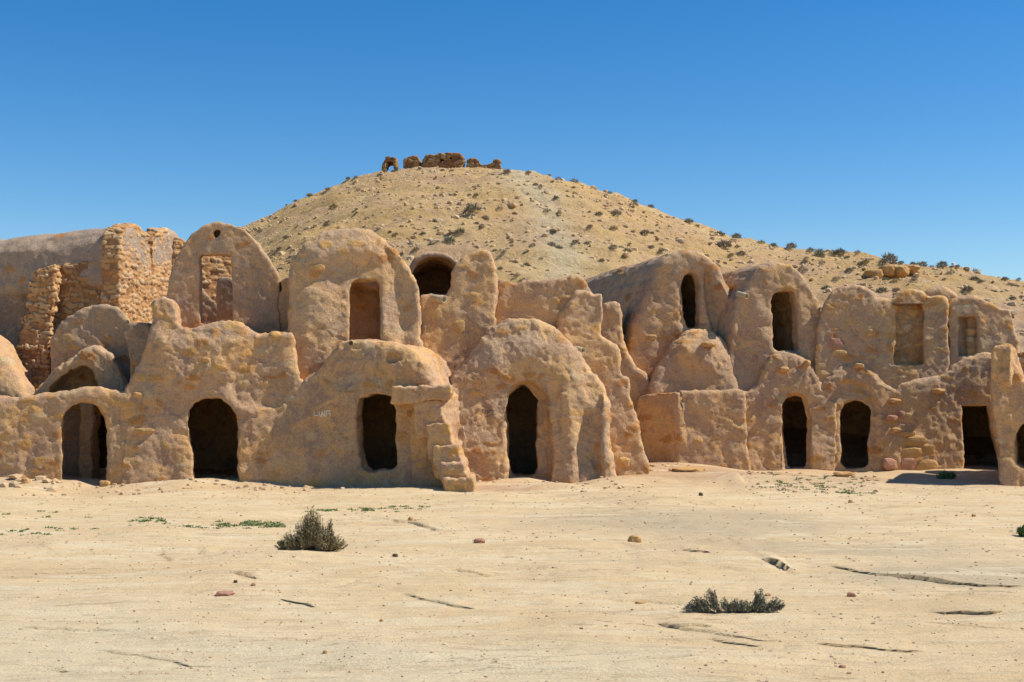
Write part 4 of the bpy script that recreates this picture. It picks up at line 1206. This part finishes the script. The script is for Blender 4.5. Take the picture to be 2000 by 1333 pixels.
import bmesh
def scatter(name, pts, sizes, mat, kind, seed, sub=1):
    rs = np.random.RandomState(seed)
    bases = []
    for k in range(6):
        bm = bmesh.new(); bmesh.ops.create_icosphere(bm, subdivisions=sub, radius=1.0)
        V = np.array([v.co[:] for v in bm.verts]); Fc = np.array([[v.index for v in f.verts] for f in bm.faces]); bm.free()
        V = np.sign(V) * np.abs(V) ** .8
        V = V * (1 + .35 * pnoise(V * 1.3 + k * 9.1))[:, None]
        bases.append(V)
    VV = []; FF = []; off = 0
    for k in range(6):
        sel = np.arange(k, len(pts), 6)
        P = pts[sel]; S = sizes[sel]
        a = rs.uniform(0, 6.28, len(sel)); ca, sa = np.cos(a), np.sin(a)
        B = bases[k][None] * (S[:, None, None] * np.stack([rs.uniform(.8, 1.5, len(sel)), rs.uniform(.7, 1.1, len(sel)), rs.uniform(.45, .85, len(sel))], 1)[:, None, :])
        X = B[..., 0] * ca[:, None] - B[..., 1] * sa[:, None]; Y = B[..., 0] * sa[:, None] + B[..., 1] * ca[:, None]
        V = np.stack([X, Y, B[..., 2]], -1) + P[:, None, :]
        nv = len(bases[k])
        F = Fc[None] + (np.arange(len(sel)) * nv)[:, None, None] + off
        VV.append(V.reshape(-1, 3)); FF.append(F.reshape(-1, 3)); off += nv * len(sel)
    o = mesh_np(name, np.concatenate(VV), np.concatenate(FF), mat, smooth=False)
    props(o, kind=kind)
    return o
M['pebble'] = plain('ground_pebbles', (.64, .47, .29), (.46, .31, .19), 1.7, .01)
M['hillrock'] = plain('hillside_rocks', (.62, .45, .26), (.50, .34, .19), .9, .05)
rs = np.random.RandomState(3)
# hillside rubble
n = 13000
u = rs.uniform(-.26, .44, n); yy = 34 + 70 * rs.uniform(size=n) ** .8
xx = u * yy
q = np.stack([xx / 5, yy / 4, 0 * xx], 1)
keep = (rs.uniform(-.6, .7, n) < pnoise(q) + .6 * pnoise(q * 3)) & (np.abs(xx / yy - .0) > -1)
xx, yy = xx[keep], yy[keep]
zz = terrain(xx, yy)
sz = .05 + .14 * rs.uniform(size=len(xx)) ** 5 + .03 * rs.uniform(size=len(xx))
o = scatter('hillside_rubble', np.stack([xx, yy, zz + sz * .2], 1), sz, M['hillrock'], 'stuff', 1)
props(o, 'loose broken rock strewn over the hillside', 'rubble')
# gravel on the ground
n = 9000
yy = 7.2 + 16.5 * rs.uniform(size=n) ** 1.4; xx = rs.uniform(-.43, .43, n) * yy
q = np.stack([xx / 1.3, yy / .9, 0 * xx], 1)
keep = rs.uniform(-.8, .9, n) < pnoise(q) + .5 * pnoise(q * 3.1)
xx, yy = xx[keep], yy[keep]; zz = terrain(xx, yy)
sz = (.0035 + .008 * rs.uniform(size=len(xx)) ** 3) * (.5 + yy / 14)
o = scatter('gravel', np.stack([xx, yy, zz + sz * .2], 1), sz, M['pebble'], 'stuff', 2, 1)
props(o, 'fine gravel and crumbs of rock on the pale ground', 'gravel')
# rubble at the ledge far left and the foot of walls
pp = []
for _ in range(420):
    X = rs.uniform(-11.2, -8.7); Y = rs.uniform(26.7, 28.0); pp.append((X, Y))
for _ in range(160):
    a, b = px_ground(rs.uniform(1205, 1350), rs.uniform(908, 935)); pp.append((a, b))
for _ in range(120):
    a, b = px_ground(rs.uniform(1440, 1720), rs.uniform(925, 965)); pp.append((a, b))
for _ in range(260):
    a, b = px_ground(rs.uniform(0, 1260), rs.normal(953, 5)); pp.append((a, b))
pp = np.array(pp); zz = terrain(pp[:, 0], pp[:, 1])
sz = np.where(pp[:, 0] < -8, .04 + .09 * rs.uniform(size=len(pp)) ** 2, .012 + .04 * rs.uniform(size=len(pp)) ** 3)
o = scatter('loose_rubble', np.column_stack([pp, zz + sz * .3]), sz, M['hillrock'], 'stuff', 4)
props(o, 'loose rubble heaped at the wall feet and on the far left ledge', 'rubble')

# single stones one could pick up
for px, py, w, hh, lab in [(937, 1057, 22, 12, 'flat reddish stone beside the long erosion line, right of the taller shrub'), (1240, 1055, 25, 19, 'rounded ochre stone, largest on the open ground'),
                           (441, 1159, 36, 9, 'long flat pinkish stone below and left of the taller shrub'), (1663, 1162, 18, 10, 'small pinkish stone right of the low shrub'),
                           (1369, 966, 9, 8, 'small dark stone near the low box-shaped wall'), (1661, 980, 8, 8, 'small brown stone below the green weeds on the right'),
                           (1902, 1007, 8, 7, 'small ochre stone below the pillar shadow'), (802, 1015, 10, 12, 'upright brown stone at the upper erosion gully'),
                           (772, 1085, 11, 7, 'small dark stone right of the taller shrub'), (495, 1142, 9, 7, 'little dark pebble above the long flat pinkish stone'),
                           (460, 1136, 8, 6, 'little pale pebble just left of the dark pebble'), (1250, 1177, 20, 6, 'thin flat slab of stone left of the low shrub'),
                           (1500, 1162, 12, 6, 'thin brown flake behind the low shrub'), (1646, 1302, 14, 6, 'flat reddish flake in the bottom right foreground'),
                           (635, 1274, 9, 8, 'small brown stone in the bottom left foreground'), (50, 940, 16, 14, 'pale stone at the foot of the low gateway wall'),
                           (205, 944, 20, 12, 'ochre stone lying in the arched gateway'), (1648, 925, 40, 8, 'flat threshold slab before the irregular door'),
                           (1345, 916, 70, 10, 'long crumbling slab of rock at the foot of the low box-shaped wall'), (745, 1212, 8, 6, 'tiny brown stone in the lower left foreground')]:
    x, y, z = ground_hit(px, py + hh * .35)
    k = y / FOC
    o = rock('stone', (x, y, z + hh * k * .25), (w * k / 2, w * k * .4, hh * k * .55), M['stone_pink' if 'pink' in lab or 'red' in lab else ('twig' if 'dark' in lab else 'stone')], seed=px * .37, sub=3)
    props(o, lab, 'stone')

# green ground cover
pts = []
def patch(cx, cy, rx, ry, n):
    for _ in range(n):
        a, b = px_ground(rs.normal(cx, rx), rs.normal(cy, ry)); pts.append((a, b))
patch(300, 1022, 20, 2, 22); patch(500, 1026, 35, 3, 60); patch(640, 998, 20, 2, 16); patch(720, 995, 18, 3, 14); patch(790, 992, 22, 2, 16)
patch(1590, 950, 42, 8, 90); patch(1660, 965, 18, 2, 20); patch(1520, 952, 12, 3, 10); patch(40, 1042, 20, 3, 10); patch(130, 1038, 25, 3, 8); patch(400, 1033, 30, 3, 10); patch(100,1010,60,4,6)
pts = np.array(pts); zz = terrain(pts[:, 0], pts[:, 1])
B = []; T = []
for (a, b), c in zip(pts, zz):
    s = rs.uniform(.4, 1.0)
    for _ in range(16):
        p = np.array([a + rs.normal() * .035 * s, b + rs.normal() * .035 * s, c])
        d = np.array([rs.normal(), rs.normal(), rs.uniform(.2, .9)]); d /= np.linalg.norm(d)
        B.append(p); T.append(p + d * .035 * s)
v, f = blades(rs, np.array(B), np.array(T), .014)
o = mesh_np('weeds', v, f, M['green'], smooth=False)
props(o, 'sparse low green weeds in patches on the bare ground', 'ground cover', kind='stuff')
